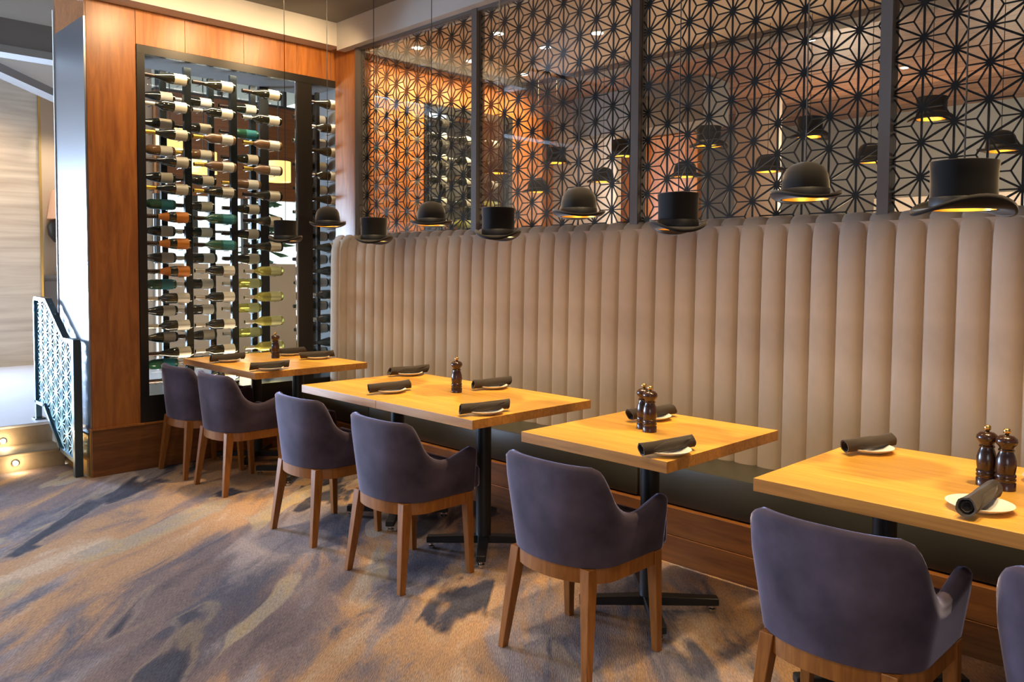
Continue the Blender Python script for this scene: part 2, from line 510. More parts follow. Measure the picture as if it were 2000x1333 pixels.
def strip2d(bm, a, b, w, place, d0, d1):
    """flat bar between 2-D points, extruded between depths d0 and d1; place(u, v, d) -> 3-D"""
    ax, ay = a
    bx_, by_ = b
    l = math.hypot(bx_ - ax, by_ - ay)
    if l < 1e-5:
        return
    nx, ny = -(by_ - ay) / l * w / 2, (bx_ - ax) / l * w / 2
    q = []
    for d in (d0, d1):
        q += [bm.verts.new(place(u, v, d)) for u, v in ((ax + nx, ay + ny), (bx_ + nx, by_ + ny), (bx_ - nx, by_ - ny), (ax - nx, ay - ny))]
    for f in ((0, 1, 2, 3), (7, 6, 5, 4), (0, 4, 5, 1), (1, 5, 6, 2), (2, 6, 7, 3), (3, 7, 4, 0)):
        bm.faces.new([q[i] for i in f])

def disc2d(bm, c, r, place, d0, d1, n=12):
    top = [bm.verts.new(place(c[0] + r * math.cos(2 * PI * k / n), c[1] + r * math.sin(2 * PI * k / n), d0)) for k in range(n)]
    bot = [bm.verts.new(place(c[0] + r * math.cos(2 * PI * k / n), c[1] + r * math.sin(2 * PI * k / n), d1)) for k in range(n)]
    bm.faces.new(top)
    bm.faces.new(bot[::-1])
    for k in range(n):
        bm.faces.new((top[k], bot[k], bot[(k + 1) % n], top[(k + 1) % n]))

def clip_poly(a, b, poly):
    """clip a segment to a convex or mildly concave polygon by sampling"""
    def inside(p):
        x, y = p
        c = False
        n = len(poly)
        for i in range(n):
            x0, y0 = poly[i]
            x1, y1 = poly[(i + 1) % n]
            if (y0 > y) != (y1 > y) and x < (x1 - x0) * (y - y0) / (y1 - y0) + x0:
                c = not c
        return c
    N_ = 12
    run = None
    out = []
    for i in range(N_):
        t0, t1 = i / N_, (i + 1) / N_
        m_ = (a[0] + (b[0] - a[0]) * (t0 + t1) / 2, a[1] + (b[1] - a[1]) * (t0 + t1) / 2)
        if inside(m_):
            run = (run[0], t1) if run else (t0, t1)
        elif run:
            out.append(run); run = None
    if run:
        out.append(run)
    return [((a[0] + (b[0] - a[0]) * t0, a[1] + (b[1] - a[1]) * t0), (a[0] + (b[0] - a[0]) * t1, a[1] + (b[1] - a[1]) * t1)) for t0, t1 in out]

def asanoha(bm, poly, ref, s, w1, w2, hub, place, d0, d1):
    """hemp-leaf star lattice: triangular grid with vertical columns, clipped to poly"""
    us = [p[0] for p in poly]; vs2 = [p[1] for p in poly]
    cw = s * math.sqrt(3) / 2
    c0 = int(math.floor((min(us) - ref[0]) / cw)) - 1
    c1 = int(math.ceil((max(us) - ref[0]) / cw)) + 1
    P = lambda c, r: (ref[0] + c * cw, ref[1] + (r + 0.5 * (c % 2)) * s)
    r0 = int(math.floor((min(vs2) - ref[1]) / s)) - 2
    r1 = int(math.ceil((max(vs2) - ref[1]) / s)) + 2
    u0, u1, v0, v1 = min(us), max(us), min(vs2), max(vs2)
    def bar(a, b, w):
        if max(a[0], b[0]) < u0 or min(a[0], b[0]) > u1 or max(a[1], b[1]) < v0 or min(a[1], b[1]) > v1:
            return
        for p, q in clip_poly(a, b, poly):
            strip2d(bm, p, q, w, place, d0, d1)
    for c in range(c0, c1 + 1):
        for r in range(r0, r1 + 1):
            a = P(c, r)
            up = P(c, r + 1)
            k = c % 2
            ru = P(c + 1, r + k)            # right-up neighbour
            rd = P(c + 1, r - 1 + k)        # right-down neighbour
            for q in (up, ru, rd):
                bar(a, q, w1)
            for tri in ((a, up, ru), (a, ru, rd)):
                g = (sum(p[0] for p in tri) / 3, sum(p[1] for p in tri) / 3)
                for p in tri:
                    bar(p, g, w2)
            if u0 + hub * 0.3 < a[0] < u1 - hub * 0.3 and v0 + hub < a[1] < v1 - hub:
                if clip_poly((a[0] - hub, a[1]), (a[0] + hub, a[1]), poly):
                    disc2d(bm, a, hub, place, d0 - 0.0003, d1 + 0.0003)

def dup_tree(root, parent=None):
    c = root.copy()
    COL.objects.link(c)
    if parent is not None:
        c.parent = parent
    for ch in list(root.children):
        dup_tree(ch, c)
    return c

def smoothmod(o, lv=1):
    md = o.modifiers.new('subdivision', 'SUBSURF')
    md.levels = lv
    md.render_levels = lv
    return o

# ------------------------------------------------------------------ room shell
struct(mk('floor', B(-6.284, 4.0, -4.0, 12.0, -0.1, 0.0), M['carpet']), 'swirled tan, taupe and charcoal patterned carpet')
XW = -5.766
# wine wall: veneer panels around the cabinet opening
wl = empty('wall_left', (0, 0, 0)); struct(wl, 'walnut veneered wall around the wine cabinet')
def panel(name, *a):
    o = mk(name, B(*a, bev=0.0015), M['wall_wood'], wl); return o
panel('wood_panel', -5.86, XW, 1.772, 2.083, 0.312, 3.33)
for y0, y1 in ((2.085, 2.42), (2.422, 2.86), (2.862, 3.30), (3.302, 3.60), (3.602, 3.778)):
    panel('wood_panel', -5.86, XW, y0, y1, 2.912, 3.33)
panel('wood_panel', -5.86, XW, 3.780, 4.05, 0.312, 3.33)
panel('wood_panel', -5.86, XW, 4.052, 4.556, 0.312, 3.145)
panel('wood_panel', -5.86, XW, 4.558, 5.656, 2.873, 3.145)
panel('wood_panel', -5.86, XW, 5.658, 6.095, 0.312, 3.145)
mk('core', B(-6.39, -5.861, 1.79, 2.075, 0.0, 3.33), M['beam'], wl)
mk('core', B(-6.39, -5.861, 3.79, 4.556, 0.0, 3.33), M['beam'], wl)
mk('core', B(-6.39, -5.861, 5.66, 6.095, 0.0, 3.33), M['beam'], wl)
mk('top_rail', B(-5.90, -5.735, 3.70, 6.11, 3.125, 3.165), M['plinth_wood'], wl)
bl = struct(mk('baseboard_left', B(-5.80, -5.75, 1.762, 3.27, 0.0, 0.312, bev=0.003), M['base_wood']), 'tall walnut baseboard under the wine wall')
mk('base_cap', B(-5.80, -5.742, 1.756, 3.27, 0.313, 0.325), M['wall_wood'], bl)
# steel clad return of the pier
st = empty('trim_1'); struct(st, 'brushed steel cladding on the end of the wine wall')
mk('steel_panel', B(-6.392, -5.768, 1.758, 1.770, 0.30, 3.03), M['steel'], st)
mk('steel_edge', B(-6.405, -6.393, 1.750, 1.790, 0.0, 3.20), M['white_trim'], st)
mk('brass_edge', B(-5.775, -5.764, 1.752, 1.771, 0.0, 0.31), M['brass'], st)
mk('top_return', B(-6.392, -5.768, 1.760, 1.772, 3.031, 3.33), M['base_wood'], st)
mk('brass_base', B(-6.392, -5.776, 1.755, 1.770, 0.0, 0.285), M['brass'], st)
mk('base_cap', B(-6.392, -5.766, 1.742, 1.770, 0.286, 0.30), M['rail_metal'], st)
# ceilings, soffits
struct(mk('ceiling', B(-5.62, 4.0, -4.0, 3.76, 3.33, 3.43), M['plaster_dim']), 'dark grey painted ceiling over the dining area')
struct(mk('trim_2', B(-5.86, -5.615, 1.6, 3.60, 3.148, 3.34), M['plaster']), 'pale plaster soffit above the wine wall')
struct(mk('trim_3', B(-5.615, 4.0, 3.565, 3.78, 3.115, 3.34), M['plaster']), 'pale plaster soffit above the lattice screens')
struct(mk('wall_front', B(-13, 4.0, -4.1, -4.0, 0, 4.2), M['wall_paint']), 'beige wall behind the camera')
struct(mk('wall_right', B(4.0, 4.1, -4.1, 12, 0, 4.2), M['wall_paint']), 'beige wall at the right')
struct(mk('trim_4', B(-5.62, -5.52, -4.0, 1.62, 3.33, 4.0), M['plaster_dim']), 'ceiling step towards the entrance')
struct(mk('ceiling_1', B(-13, -5.52, -4.0, 6.6, 3.95, 4.05), M['beam_light']), 'entrance hall ceiling')
# entrance hall at the left: upper floor, steps, stone walls, beams
struct(mk('floor_1', B(-13, -6.585, -4.0, 7.6, -0.1, 0.265), M['upper_tile']), 'pale raised floor of the entrance hall')
stp = empty('staircase', (-6.58, 0.0, 0)); tag(stp, 'two low carpeted steps with round lights up to the entrance hall', 'steps')
mk('riser', B(-0.004, 0.298, -3.9, 1.745, 0.0, 0.105), M['step_stone'], stp)
mk('tread', B(-0.004, 0.310, -3.9, 1.745, 0.105, 0.125, bev=0.006), M['step_stone'], stp)
mk('riser', B(-0.004, 0.006, -3.9, 1.745, 0.125, 0.247), M['step_stone'], stp)
mk('nosing', B(-0.03, 0.014, -3.9, 1.745, 0.250, 0.270, bev=0.004), M['upper_tile'], stp)
for i, (x, y, z) in enumerate(((-6.282, 1.437, 0.060), (-6.574, 1.43, 0.165), (-6.282, 0.75, 0.060), (-6.574, 0.75, 0.165))):
    s_ = empty('step_light', (x, y, z))
    tag(s_, ['glowing round step light in the lower riser beside the guard rail', 'glowing round step light in the upper riser beside the guard rail', 'glowing round step light further along the lower riser', 'glowing round step light further along the upper riser'][i], 'light', 'lights in the stair risers')
    bm = bmesh.new(); lathe(bm, [(0.024, 0.0), (0.024, 0.010), (0.018, 0.012)], 16)
    o = mk('bezel', bm, M['chrome'], s_, True, 40); o.rotation_euler = (0, PI / 2, 0)
    bm = bmesh.new(); lathe(bm, [(0.017, 0.006), (0.015, 0.013), (0.0, 0.015)], 16)
    o = mk('lens', bm, M['step_lens'], s_, True); o.rotation_euler = (0, PI / 2, 0)
    if i < 2:
        lamp('step_glow', 'POINT', (x + 0.06, y, z), 2.2, (1.0, 0.74, 0.40), None, 0.03)
struct(mk('wall_back', B(-10.6, -10.4, -4.0, 2.69, 0.26, 3.9), M['stone']), 'striated limestone wall of the entrance hall')
struct(mk('wall_back_1', B(-11.2, -11.0, 2.6, 3.45, 0.26, 3.9), M['wall_paint']), 'pale wall behind the stone wall')
mk('gold_edge', B(-10.4, -10.385, 2.675, 2.70, 0.27, 3.5), M['brass'], bpy.data.objects['wall_back'])
struct(mk('trim_5', B(-8.15, -8.0, -4.0, 2.35, 3.27, 3.50), M['beam']), 'dark grey beam across the entrance hall')
struct(mk('trim_6', B(-8.2, -7.98, -4.0, 2.35, 3.205, 3.268), M['beam_light']), 'pale underside strip of the dark beam')
struct(mk('trim_7', B(-8.2, -8.02, -4.0, 2.35, 3.502, 3.95), M['plaster']), 'plaster bulkhead over the dark beam')
bm = bmesh.new()
poly = [(0.6, 3.75), (3.4, 3.75), (3.4, 2.93), (2.57, 3.19), (2.07, 3.375), (0.6, 3.92)]
bm2 = [[bm.verts.new((x, y, z)) for y, z in poly] for x in (-9.45, -9.3)]
bm.faces.new(bm2[0]); bm.faces.new(bm2[1][::-1])
for k in range(6):
    bm.faces.new((bm2[0][k], bm2[0][(k + 1) % 6], bm2[1][(k + 1) % 6], bm2[1][k]))
struct(mk('trim_8', bm, M['plaster']), 'sloping plaster bulkhead over the stone wall')
bm = bmesh.new()
poly = [(0.6, 3.92), (2.07, 3.375), (2.57, 3.19), (3.4, 2.93), (3.4, 2.84), (2.57, 3.115), (2.07, 3.29), (0.6, 3.83)]
bm2 = [[bm.verts.new((x, y, z)) for y, z in poly] for x in (-9.5, -9.25)]
bm.faces.new(bm2[0]); bm.faces.new(bm2[1][::-1])
for k in range(8):
    bm.faces.new((bm2[0][k], bm2[0][(k + 1) % 8], bm2[1][(k + 1) % 8], bm2[1][k]))
struct(mk('trim_9', bm, M['beam']), 'sloping grey beam under the plaster bulkhead')

# lounge behind the wine cabinet: window wall, trees
ww = empty('wall_lounge'); struct(ww, 'dark beige window wall of the lounge behind the cabinet')
mk('lower_wall', B(-9.1, -9.0, 3.45, 7.6, 0.26, 1.43), M['wall_paint'], ww)
mk('upper_wall', B(-9.1, -9.0, 3.45, 7.6, 2.19, 3.30), M['base_wood'], ww)
mk('end_wall', B(-9.1, -9.0, 6.9, 7.6, 1.43, 2.19), M['beam'], ww)
for i, (y0, y1) in enumerate(((3.48, 3.82), (3.88, 4.42), (4.48, 5.20), (5.26, 6.05), (6.1, 6.9))):
    w = empty('window_%d' % (i + 1)); struct(w)
    mk('jamb', B(-9.09, -9.02, y0 - 0.03, y0 + 0.03, 1.43, 2.19), M['window_frame'], w)
    mk('sash', B(-9.07, -9.04, y0 + 0.03, y1, 1.78, 1.81), M['window_frame'], w)
    mk('pane', B(-9.058, -9.052, y0 + 0.03, y1, 1.43, 2.19), M['glass'], w)
# clerestory
cw_ = empty('window_6'); struct(cw_)
mk('pane', B(-9.058, -9.052, 3.45, 7.0, 3.32, 3.90), M['glass'], cw_)
mk('frame', B(-9.1, -9.0, 3.45, 7.6, 3.30, 3.33), M['window_frame'], cw_)
for y in (3.5, 4.2, 5.0, 6.0):
    mk('mullion', B(-9.09, -9.02, y - 0.02, y + 0.02, 3.33, 3.92), M['window_frame'], cw_)
struct(mk('wall_return', B(-11.0, -9.1, 3.35, 3.45, 0.26, 3.9), M['wall_paint']), 'return wall behind the sconce')
struct(mk('wall_lounge_end', B(-9.1, -6.0, 7.6, 7.7, 0.0, 4.0), M['wall_paint']), 'far end wall of the lounge')
for i, (x, y, h) in enumerate(((-10.0, 5.25, 2.4), (-10.4, 7.0, 2.0))):
    t = empty('conifer_tree', (x, y, 0.2))
    tag(t, ['green conifer outside the lounge windows, seen through the gap beside the cabinet door', 'green conifer outside the lounge windows, behind the right-hand bottle column'][i], 'tree', 'trees outside the lounge windows')
    bm = bmesh.new(); tube(bm, [(0, 0, 0), (0, 0, h)], 0.03, 6); mk('trunk', bm, M['bark'], t)
    bm = bmesh.new()
    for k in range(90):
        z = h * (0.25 + 0.75 * random.random()); r = (h * 1.1 - z) * 0.32 + 0.05; a = random.random() * 6.28
        tip = Vector((math.cos(a) * r, math.sin(a) * r, z - 0.08)); base = Vector((0, 0, z)); sd = Vector((-math.sin(a), math.cos(a), 0)) * 0.06
        v = [bm.verts.new(p) for p in (base, base.lerp(tip, .6) + sd, tip, base.lerp(tip, .6) - sd, base.lerp(tip, .6) + Vector((0, 0, -.05)))]
        bm.faces.new((v[0], v[1], v[2])); bm.faces.new((v[0], v[2], v[3])); bm.faces.new((v[0], v[4], v[1])); bm.faces.new((v[0], v[3], v[4])); bm.faces.new((v[1], v[4], v[2])); bm.faces.new((v[2], v[4], v[3]))
    o = mk('foliage', bm, M['leaf'], t); o['kind'] = 'stuff'
for i, (y, z, lab) in enumerate(((3.28, 2.68, 'behind the left bottle column, upper'), (3.62, 2.46, 'behind the second bottle column'), (4.46, 2.44, 'in the gap beside the cabinet door'))):
    t = empty('pendant_lamp', (-8.2, y, z)); tag(t, 'warm drum pendant lamp in the lounge, ' + lab, 'lamp', 'pendant lamps of the lounge')
    bm = bmesh.new(); lathe(bm, [(0.13, -0.11), (0.13, 0.11)], 24, close=False); mk('lamp_shade', bm, M['drum'], t, True)
    bm = bmesh.new(); tube(bm, [(0, 0, 0.0), (0, 0, 3.93 - z)], 0.006, 6); mk('cord', bm, M['cord'], t)
    bm = bmesh.new(); lathe(bm, [(0.0, -0.06), (0.05, -0.02), (0.05, 0.03), (0.0, 0.06)], 16); mk('bulb', bm, M['bulb'], t, True)
# sconce on the pale wall
sc_ = empty('wall_sconce', (-11.0, 3.02, 1.9)); tag(sc_, 'wall lamp with a pinkish shade over a round black base beside the stone wall', 'lamp')
bm = bmesh.new(); lathe(bm, [(0.15, 0.0), (0.10, 0.34)], 20, close=False); o = mk('lamp_shade', bm, M['shade'], sc_, True); o.location = (0.16, 0, 0.06)
bm = bmesh.new(); lathe(bm, [(0.0, -0.24), (0.08, -0.22), (0.14, -0.14), (0.155, -0.03), (0.12, 0.05), (0.0, 0.07)], 20); o = mk('base', bm, M['black_metal'], sc_, True); o.location = (0.16, 0, 0)
cab = empty('sideboard', (-11.0, 3.0, 0.265)); tag(cab, 'dark panelled sideboard below the wall lamp', 'cabinet')
mk('body', B(0.03, 0.4, -0.25, 0.3, 0.0, 0.98), M['beam'], cab); mk('top', B(0.03, 0.42, -0.27, 0.32, 0.98, 1.02), M['beam'], cab)
for y in (-0.24, 0.03):
    mk('door', B(0.4, 0.415, y, y + 0.255, 0.10, 0.95, bev=0.004), M['beam'], cab)

# guard rail at the stairs
YR = 1.705
gr = empty('guard_rail', (-5.85, YR, 0)); tag(gr, 'teal grey metal guard rail with star lattice infill beside the steps', 'railing')
outl = [(0.0, 0.905), (-0.215, 0.905), (-0.62, 1.16), (-0.885, 1.165), (-0.905, 1.14), (-0.905, 0.395), (-0.70, 0.395), (-0.33, 0.135), (0.0, 0.105)]
def flatbar(bm, pts, w, d, closed=False):
    n = len(pts)
    for i in range(n if closed else n - 1):
        strip2d(bm, pts[i], pts[(i + 1) % n], w, lambda u, v, q: (u, q, v), -d / 2, d / 2)
    for p in pts:
        disc2d(bm, p, w / 2, lambda u, v, q: (u, q, v), -d / 2, d / 2, 10)
bm = bmesh.new(); flatbar(bm, outl, 0.026, 0.045, True); mk('frame', bm, M['rail_metal'], gr)
mk('post', B(-0.022, 0.022, -0.026, 0.026, 0.0, 0.90, bev=0.004), M['rail_metal'], gr)
mk('post', B(-0.925, -0.893, -0.02, 0.02, 0.266, 0.42, bev=0.004), M['rail_metal'], gr)
mk('foot_plate', B(-0.95, -0.86, -0.035, 0.035, 0.265, 0.275), M['rail_metal'], gr)
bm = bmesh.new()
asanoha(bm, outl, (-0.10, 0.72), 0.135, 0.012, 0.008, 0.016, lambda u, v, d: (u, d, v), -0.004, 0.004)
mk('lattice', bm, M['rail_lattice'], gr)

# ------------------------------------------------------------------ wine cabinet
wc = empty('wine_cabinet', (XW, 2.93, 0.32)); tag(wc, 'tall dark framed glass wine cabinet set into the walnut wall', 'cabinet')
def W(bm_args, name, m, bev=0.0):
    x0, x1, y0, y1, z0, z1 = bm_args
    return mk(name, B(x0 - XW, x1 - XW, y0 - 2.93, y1 - 2.93, z0 - 0.32, z1 - 0.32, bev=bev), m, wc)
W((-5.80, -5.755, 2.085, 3.776, 2.852, 2.909), 'frame_top', M['black_frame'])
W((-5.80, -5.755, 2.085, 2.138, 0.51, 2.851), 'frame_side', M['black_frame'])
W((-5.80, -5.755, 3.727, 3.776, 0.51, 2.851), 'frame_side', M['black_frame'])
W((-5.80, -5.753, 2.080, 3.778, 0.326, 0.509), 'base_panel', M['black_frame'])
W((-5.80, -5.757, 3.300, 3.425, 0.511, 2.851), 'door_stile', M['black_frame'])
W((-5.776, -5.770, 2.139, 3.300, 0.511, 2.851), 'glass_pane', M['glass'])
W((-5.776, -5.770, 3.426, 3.726, 0.511, 2.851), 'glass_pane', M['glass'])
W((-5.774, -5.764, 3.284, 3.299, 0.511, 2.851), 'door_edge', M['chrome'])
W((-6.36, -6.35, 2.08, 3.776, 0.51, 2.90), 'rear_glass', M['rear_glass'])
W((-6.38, -5.80, 2.08, 3.776, 0.33, 0.509), 'floor_panel', M['black_frame'])
W((-6.38, -5.80, 2.08, 3.776, 2.90, 2.93), 'top_panel', M['beam'])
W((-6.38, -6.34, 2.08, 2.12, 0.51, 2.90), 'rear_frame', M['black_frame'])
W((-6.38, -6.34, 3.73, 3.776, 0.51, 2.90), 'rear_frame', M['black_frame'])
W((-6.38, -6.34, 3.28, 3.36, 0.51, 2.90), 'rear_frame', M['black_frame'])
posts_front = [2.498, 2.850, 3.255]
posts_rear = [2.20, 2.41, 2.775, 3.17]
for y in posts_front[:2]:
    W((-5.955, -5.925, y - 0.022, y + 0.030, 0.511, 2.85), 'rack_post', M['rack_post'])
for y in (2.41, 2.775, 3.12):
    W((-6.175, -6.145, y - 0.020, y + 0.026, 0.511, 2.85), 'rack_post', M['rack_post'])
for y in (3.53, 3.62):
    W((-6.02, -5.99, y - 0.015, y + 0.015, 0.511, 2.85), 'rack_post', M['rack_post'])
W((-5.955, -5.925, 2.155, 2.175, 0.511, 2.85), 'rack_post', M['rack_post'])

# bottle prototypes: axis along +y (neck at -y end, base at +y), centre line at z 0
BL = 0.315
def bottle_mesh(kind):
    bm = bmesh.new()
    if kind == 'burgundy':
        prof = [(0.0, 0.0), (0.0135, 0.0), (0.0145, 0.012), (0.0135, 0.02), (0.0135, 0.075), (0.020, 0.11), (0.031, 0.15), (0.0385, 0.185), (0.0395, 0.22), (0.0395, 0.30), (0.036, 0.312), (0.0, 0.305)]
    else:
        prof = [(0.0, 0.0), (0.0135, 0.0), (0.0145, 0.012), (0.0135, 0.02), (0.0135, 0.085), (0.018, 0.10), (0.031, 0.118), (0.0375, 0.135), (0.038, 0.16), (0.038, 0.302), (0.034, 0.313), (0.0, 0.306)]
    lathe(bm, prof, 16, axis='y')
    return bm
def sleeve(y0, y1, r, a0=-110, a1=110, n=10, r1=None):
    """curved paper round the bottle, facing +x"""
    bm = bmesh.new()
    rows = []
    for y, rr in ((y0, r), (y1, r1 or r)):
        rows.append([bm.verts.new((math.cos(math.radians(a0 + (a1 - a0) * k / n)) * rr, y, math.sin(math.radians(a0 + (a1 - a0) * k / n)) * rr)) for k in range(n + 1)])
    for k in range(n):
        bm.faces.new((rows[0][k], rows[0][k + 1], rows[1][k + 1], rows[1][k]))
    return bm
def proto(kind, gm, lm, fm, neck=None):
    o = mk('wine_bottle', bottle_mesh(kind), gm, None, True, 50)
    rr = 0.0402 if kind == 'burgundy' else 0.0387
    mk('label', sleeve(0.205, 0.292, rr), lm, o, True)
    mk('capsule', sleeve(-0.001, 0.072, 0.0152, -180, 180, 12), fm, o, True)
    if neck:
        mk('neck_label', sleeve(0.085, 0.155, 0.0165, -120, 120, 10, 0.0405 if kind != 'burgundy' else 0.034), neck, o, True)
    return o
PR = {
    'red': proto('burgundy', M['b_red'], M['cream_label'], M['foil_dark']),
    'claret': proto('bordeaux', M['b_red'], M['white_label'], M['foil_silver']),
    'orange': proto('burgundy', M['b_red'], M['orange_label'], M['foil_dark'], M['orange_label']),
    'green': proto('bordeaux', M['b_green'], M['teal_label'], M['foil_dark']),
    'white': proto('bordeaux', M['b_white'], M['olive_label'], M['foil_silver']),
    'rose': proto('bordeaux', M['b_rose'], M['white_label'], M['foil_gold']),
    'gold': proto('burgundy', M['b_red'], M['cream_label'], M['foil_gold']),
}
KN = {'red': 'dark bottle, cream label', 'claret': 'straight-shouldered dark bottle, white label', 'orange': 'dark bottle, orange label and neck',
      'green': 'green bottle, teal label', 'white': 'yellow bottle, pale olive label', 'rose': 'amber bottle, white label', 'gold': 'dark bottle, gold foil neck'}
ORD = ['top', 'second', 'third', 'fourth', 'fifth', 'sixth', 'seventh', 'eighth', 'ninth', 'tenth', 'eleventh', 'twelfth']
used_proto = set()
def place_bottle(kind, loc, label, group):
    p = PR[kind]
    o = p if kind not in used_proto else dup_tree(p)
    used_proto.add(kind)
    o.location = loc
    tag(o, label, 'bottle', group)
    return o
colname = ['left', 'second', 'third', 'right-hand']
front_y = [2.178, 2.523, 2.905, 3.452]
rear_y = [2.16, 2.46, 2.83, 3.452]
rows = [2.745 - 0.1965 * k for k in range(12)]
kinds = [
    ['red', 'claret', 'gold', 'red', 'gold', 'orange', 'orange', 'orange', 'claret', 'claret', 'red', 'red'],
    ['red', 'claret', 'rose', 'rose', 'gold', 'green', 'green', 'claret', 'claret', 'claret', 'claret', 'red'],
    ['red', 'claret', 'rose', 'rose', 'red', 'red', 'red', 'white', 'white', 'white', 'white', 'white'],
    ['red', 'claret', 'red', 'claret', 'red', 'red', 'red', 'red', 'claret', 'claret', 'red', 'claret']]
rkinds = [['red', 'red', 'rose', 'red', 'green', 'red', 'red', 'green', 'red', 'red', 'green'],
          ['claret', 'red', 'rose', 'red', 'red', 'claret', 'claret', 'claret', 'claret', 'red', 'claret'],
          ['red', 'green', 'red', 'rose', 'red', 'red', 'red', 'white', 'white', 'white', 'white'],
          ['red', 'claret', 'red', 'red', 'claret', 'red', 'red', 'claret', 'red', 'red', 'claret']]
pegs = bmesh.new()
for c in range(4):
    for r, z in enumerate(rows):
        dz = random.uniform(-0.004, 0.004)
        xf = -5.885
        place_bottle(kinds[c][r], (xf, front_y[c] - (0.0 if c else 0.0) + random.uniform(-0.004, 0.004), z + dz),
                     '%s, front rack, %s column, %s row' % (KN[kinds[c][r]], colname[c], ORD[r]), 'bottles in the front rack of the wine cabinet')
        for yy in (0.05, 0.25):
            tube(pegs, [(-5.945 - XW if c < 3 else -6.0 - XW, front_y[c] + yy - 2.93, z - 0.043 + (0.026 if yy < 0.1 else 0) - 0.32), (-5.86 - XW, front_y[c] + yy - 2.93, z - 0.043 + (0.026 if yy < 0.1 else 0) - 0.32)], 0.003, 6)
        if r < 11:
            zr = z - 0.098
            place_bottle(rkinds[c][r], (-6.105, rear_y[c] + random.uniform(-0.01, 0.01), zr),
                         '%s, rear rack, %s column, %s row' % (KN[rkinds[c][r]], colname[c], ORD[r]), 'bottles in the rear rack of the wine cabinet')
            for yy in (0.05, 0.25):
                tube(pegs, [(-6.16 - XW, rear_y[c] + yy - 2.93, zr - 0.043 + (0.026 if yy < 0.1 else 0) - 0.32), (-6.08 - XW, rear_y[c] + yy - 2.93, zr - 0.043 + (0.026 if yy < 0.1 else 0) - 0.32)], 0.003, 6)
o = mk('rack_peg', pegs, M['chrome'], wc); o['kind'] = 'stuff'

# second cabinet, in the room behind the screens
wc2 = empty('wine_cabinet', (XW, 5.1, 0.32)); tag(wc2, 'dark wine cabinet in the walnut wall behind the left lattice screens', 'cabinet')
def W2(a, name, m):
    x0, x1, y0, y1, z0, z1 = a
    return mk(name, B(x0 - XW, x1 - XW, y0 - 5.1, y1 - 5.1, z0 - 0.32, z1 - 0.32), m, wc2)
W2((-5.80, -5.755, 4.558, 5.656, 2.80, 2.873), 'frame_top', M['black_frame'])
for y in (4.558, 5.606):
    W2((-5.80, -5.755, y, y + 0.05, 0.50, 2.80), 'frame_side', M['black_frame'])
W2((-5.80, -5.755, 4.558, 5.656, 0.33, 0.50), 'base_panel', M['black_frame'])
W2((-6.30, -6.28, 4.558, 5.656, 0.33, 2.873), 'back_panel', M['beam'])
W2((-5.776, -5.770, 4.61, 5.60, 0.50, 2.80), 'glass_pane', M['glass'])
for y in (4.94, 5.28):
    W2((-5.98, -5.95, y - 0.025, y + 0.025, 0.50, 2.80), 'rack_post', M['rack_post'])
for c, y in enumerate((4.615, 4.945, 5.285)):
    for r in range(6):
        k = ('claret', 'red', 'white')[(c + r) % 3] if r > 2 else ('claret', 'red')[(c + r) % 2]
        place_bottle(k, (-5.90, y, 2.62 - 0.2 * r), '%s, cabinet behind screens, %s column, %s row' % (KN[k], ['left', 'middle', 'right'][c], ORD[r]), 'bottles in the cabinet behind the screens')
lamp('cabinet_light', 'AREA', (-5.812, 5.1, 2.855), 8, SOFT, None, 0.015, 0.9)

# ------------------------------------------------------------------ banquette
bq = empty('banquette', (0, 3.3, 0)); tag(bq, 'long taupe velvet banquette with vertical channel tufted back and dark leather seat', 'banquette')
def channel_bm(w):
    bm = bmesh.new()
    path = [(3.585, 0.44), (3.588, 0.80), (3.592, 1.20), (3.596, 1.45), (3.602, 1.55), (3.612, 1.605), (3.630, 1.640), (3.650, 1.656), (3.668, 1.658), (3.672, 1.63)]
    nrm = []
    for i in range(len(path)):
        a, b = path[max(0, i - 1)], path[min(len(path) - 1, i + 1)]
        dy, dz = b[0] - a[0], b[1] - a[1]
        l = math.hypot(dy, dz)
        nrm.append((-dz / l, dy / l))
    n = 12
    grid = []
    for (y, z), (ny, nz) in zip(path, nrm):
        row = []
        for k in range(n + 1):
            t = -1 + 2 * k / n
            bulge = (0.031 if z < 1.56 else 0.031 - 0.018 * min(1, (z - 1.56) / 0.09)) * math.sqrt(max(0, 1 - abs(t) ** 2.1))
            row.append(bm.verts.new((t * w / 2, y - 3.3 + ny * bulge, z + nz * bulge)))
        grid.append(row)
    for i in range(len(grid) - 1):
        for k in range(n):
            bm.faces.new((grid[i][k], grid[i][k + 1], grid[i + 1][k + 1], grid[i + 1][k]))
    return bm
CW = 0.1226
first = None
x = -5.685
while x < 0.5:
    if first is None:
        first = mk('backrest_channel', channel_bm(CW), M['taupe'], bq, True); first.location = (x, 0, 0)
    else:
        c = first.copy(); COL.objects.link(c); c.location = (x, 0, 0)
    x += CW
mk('backrest_core', B(-5.745, 0.52, 0.302, 0.375, 0.30, 1.625), M['taupe'], bq)
for a, b_ in ((-5.745, -4.775), (-4.77, -2.428), (-2.422, -0.075), (-0.07, 0.52)):
    mk('seat_cushion', B(a, b_, -0.025, 0.31, 0.272, 0.462, bev=0.014), M['seat_leather'], bq, True, 40)
mk('plinth_board', B(-5.74, 0.52, -0.055, 0.30, 0.136, 0.268, bev=0.002), M['plinth_wood'], bq)
mk('plinth_board', B(-5.74, 0.52, -0.058, 0.30, 0.001, 0.134, bev=0.002), M['plinth_wood'], bq)
struct(mk('wall_low', B(-5.76, 4.0, 3.705, 3.78, 0.0, 1.645), M['wall_paint']), 'low wall behind the banquette carrying the screens')

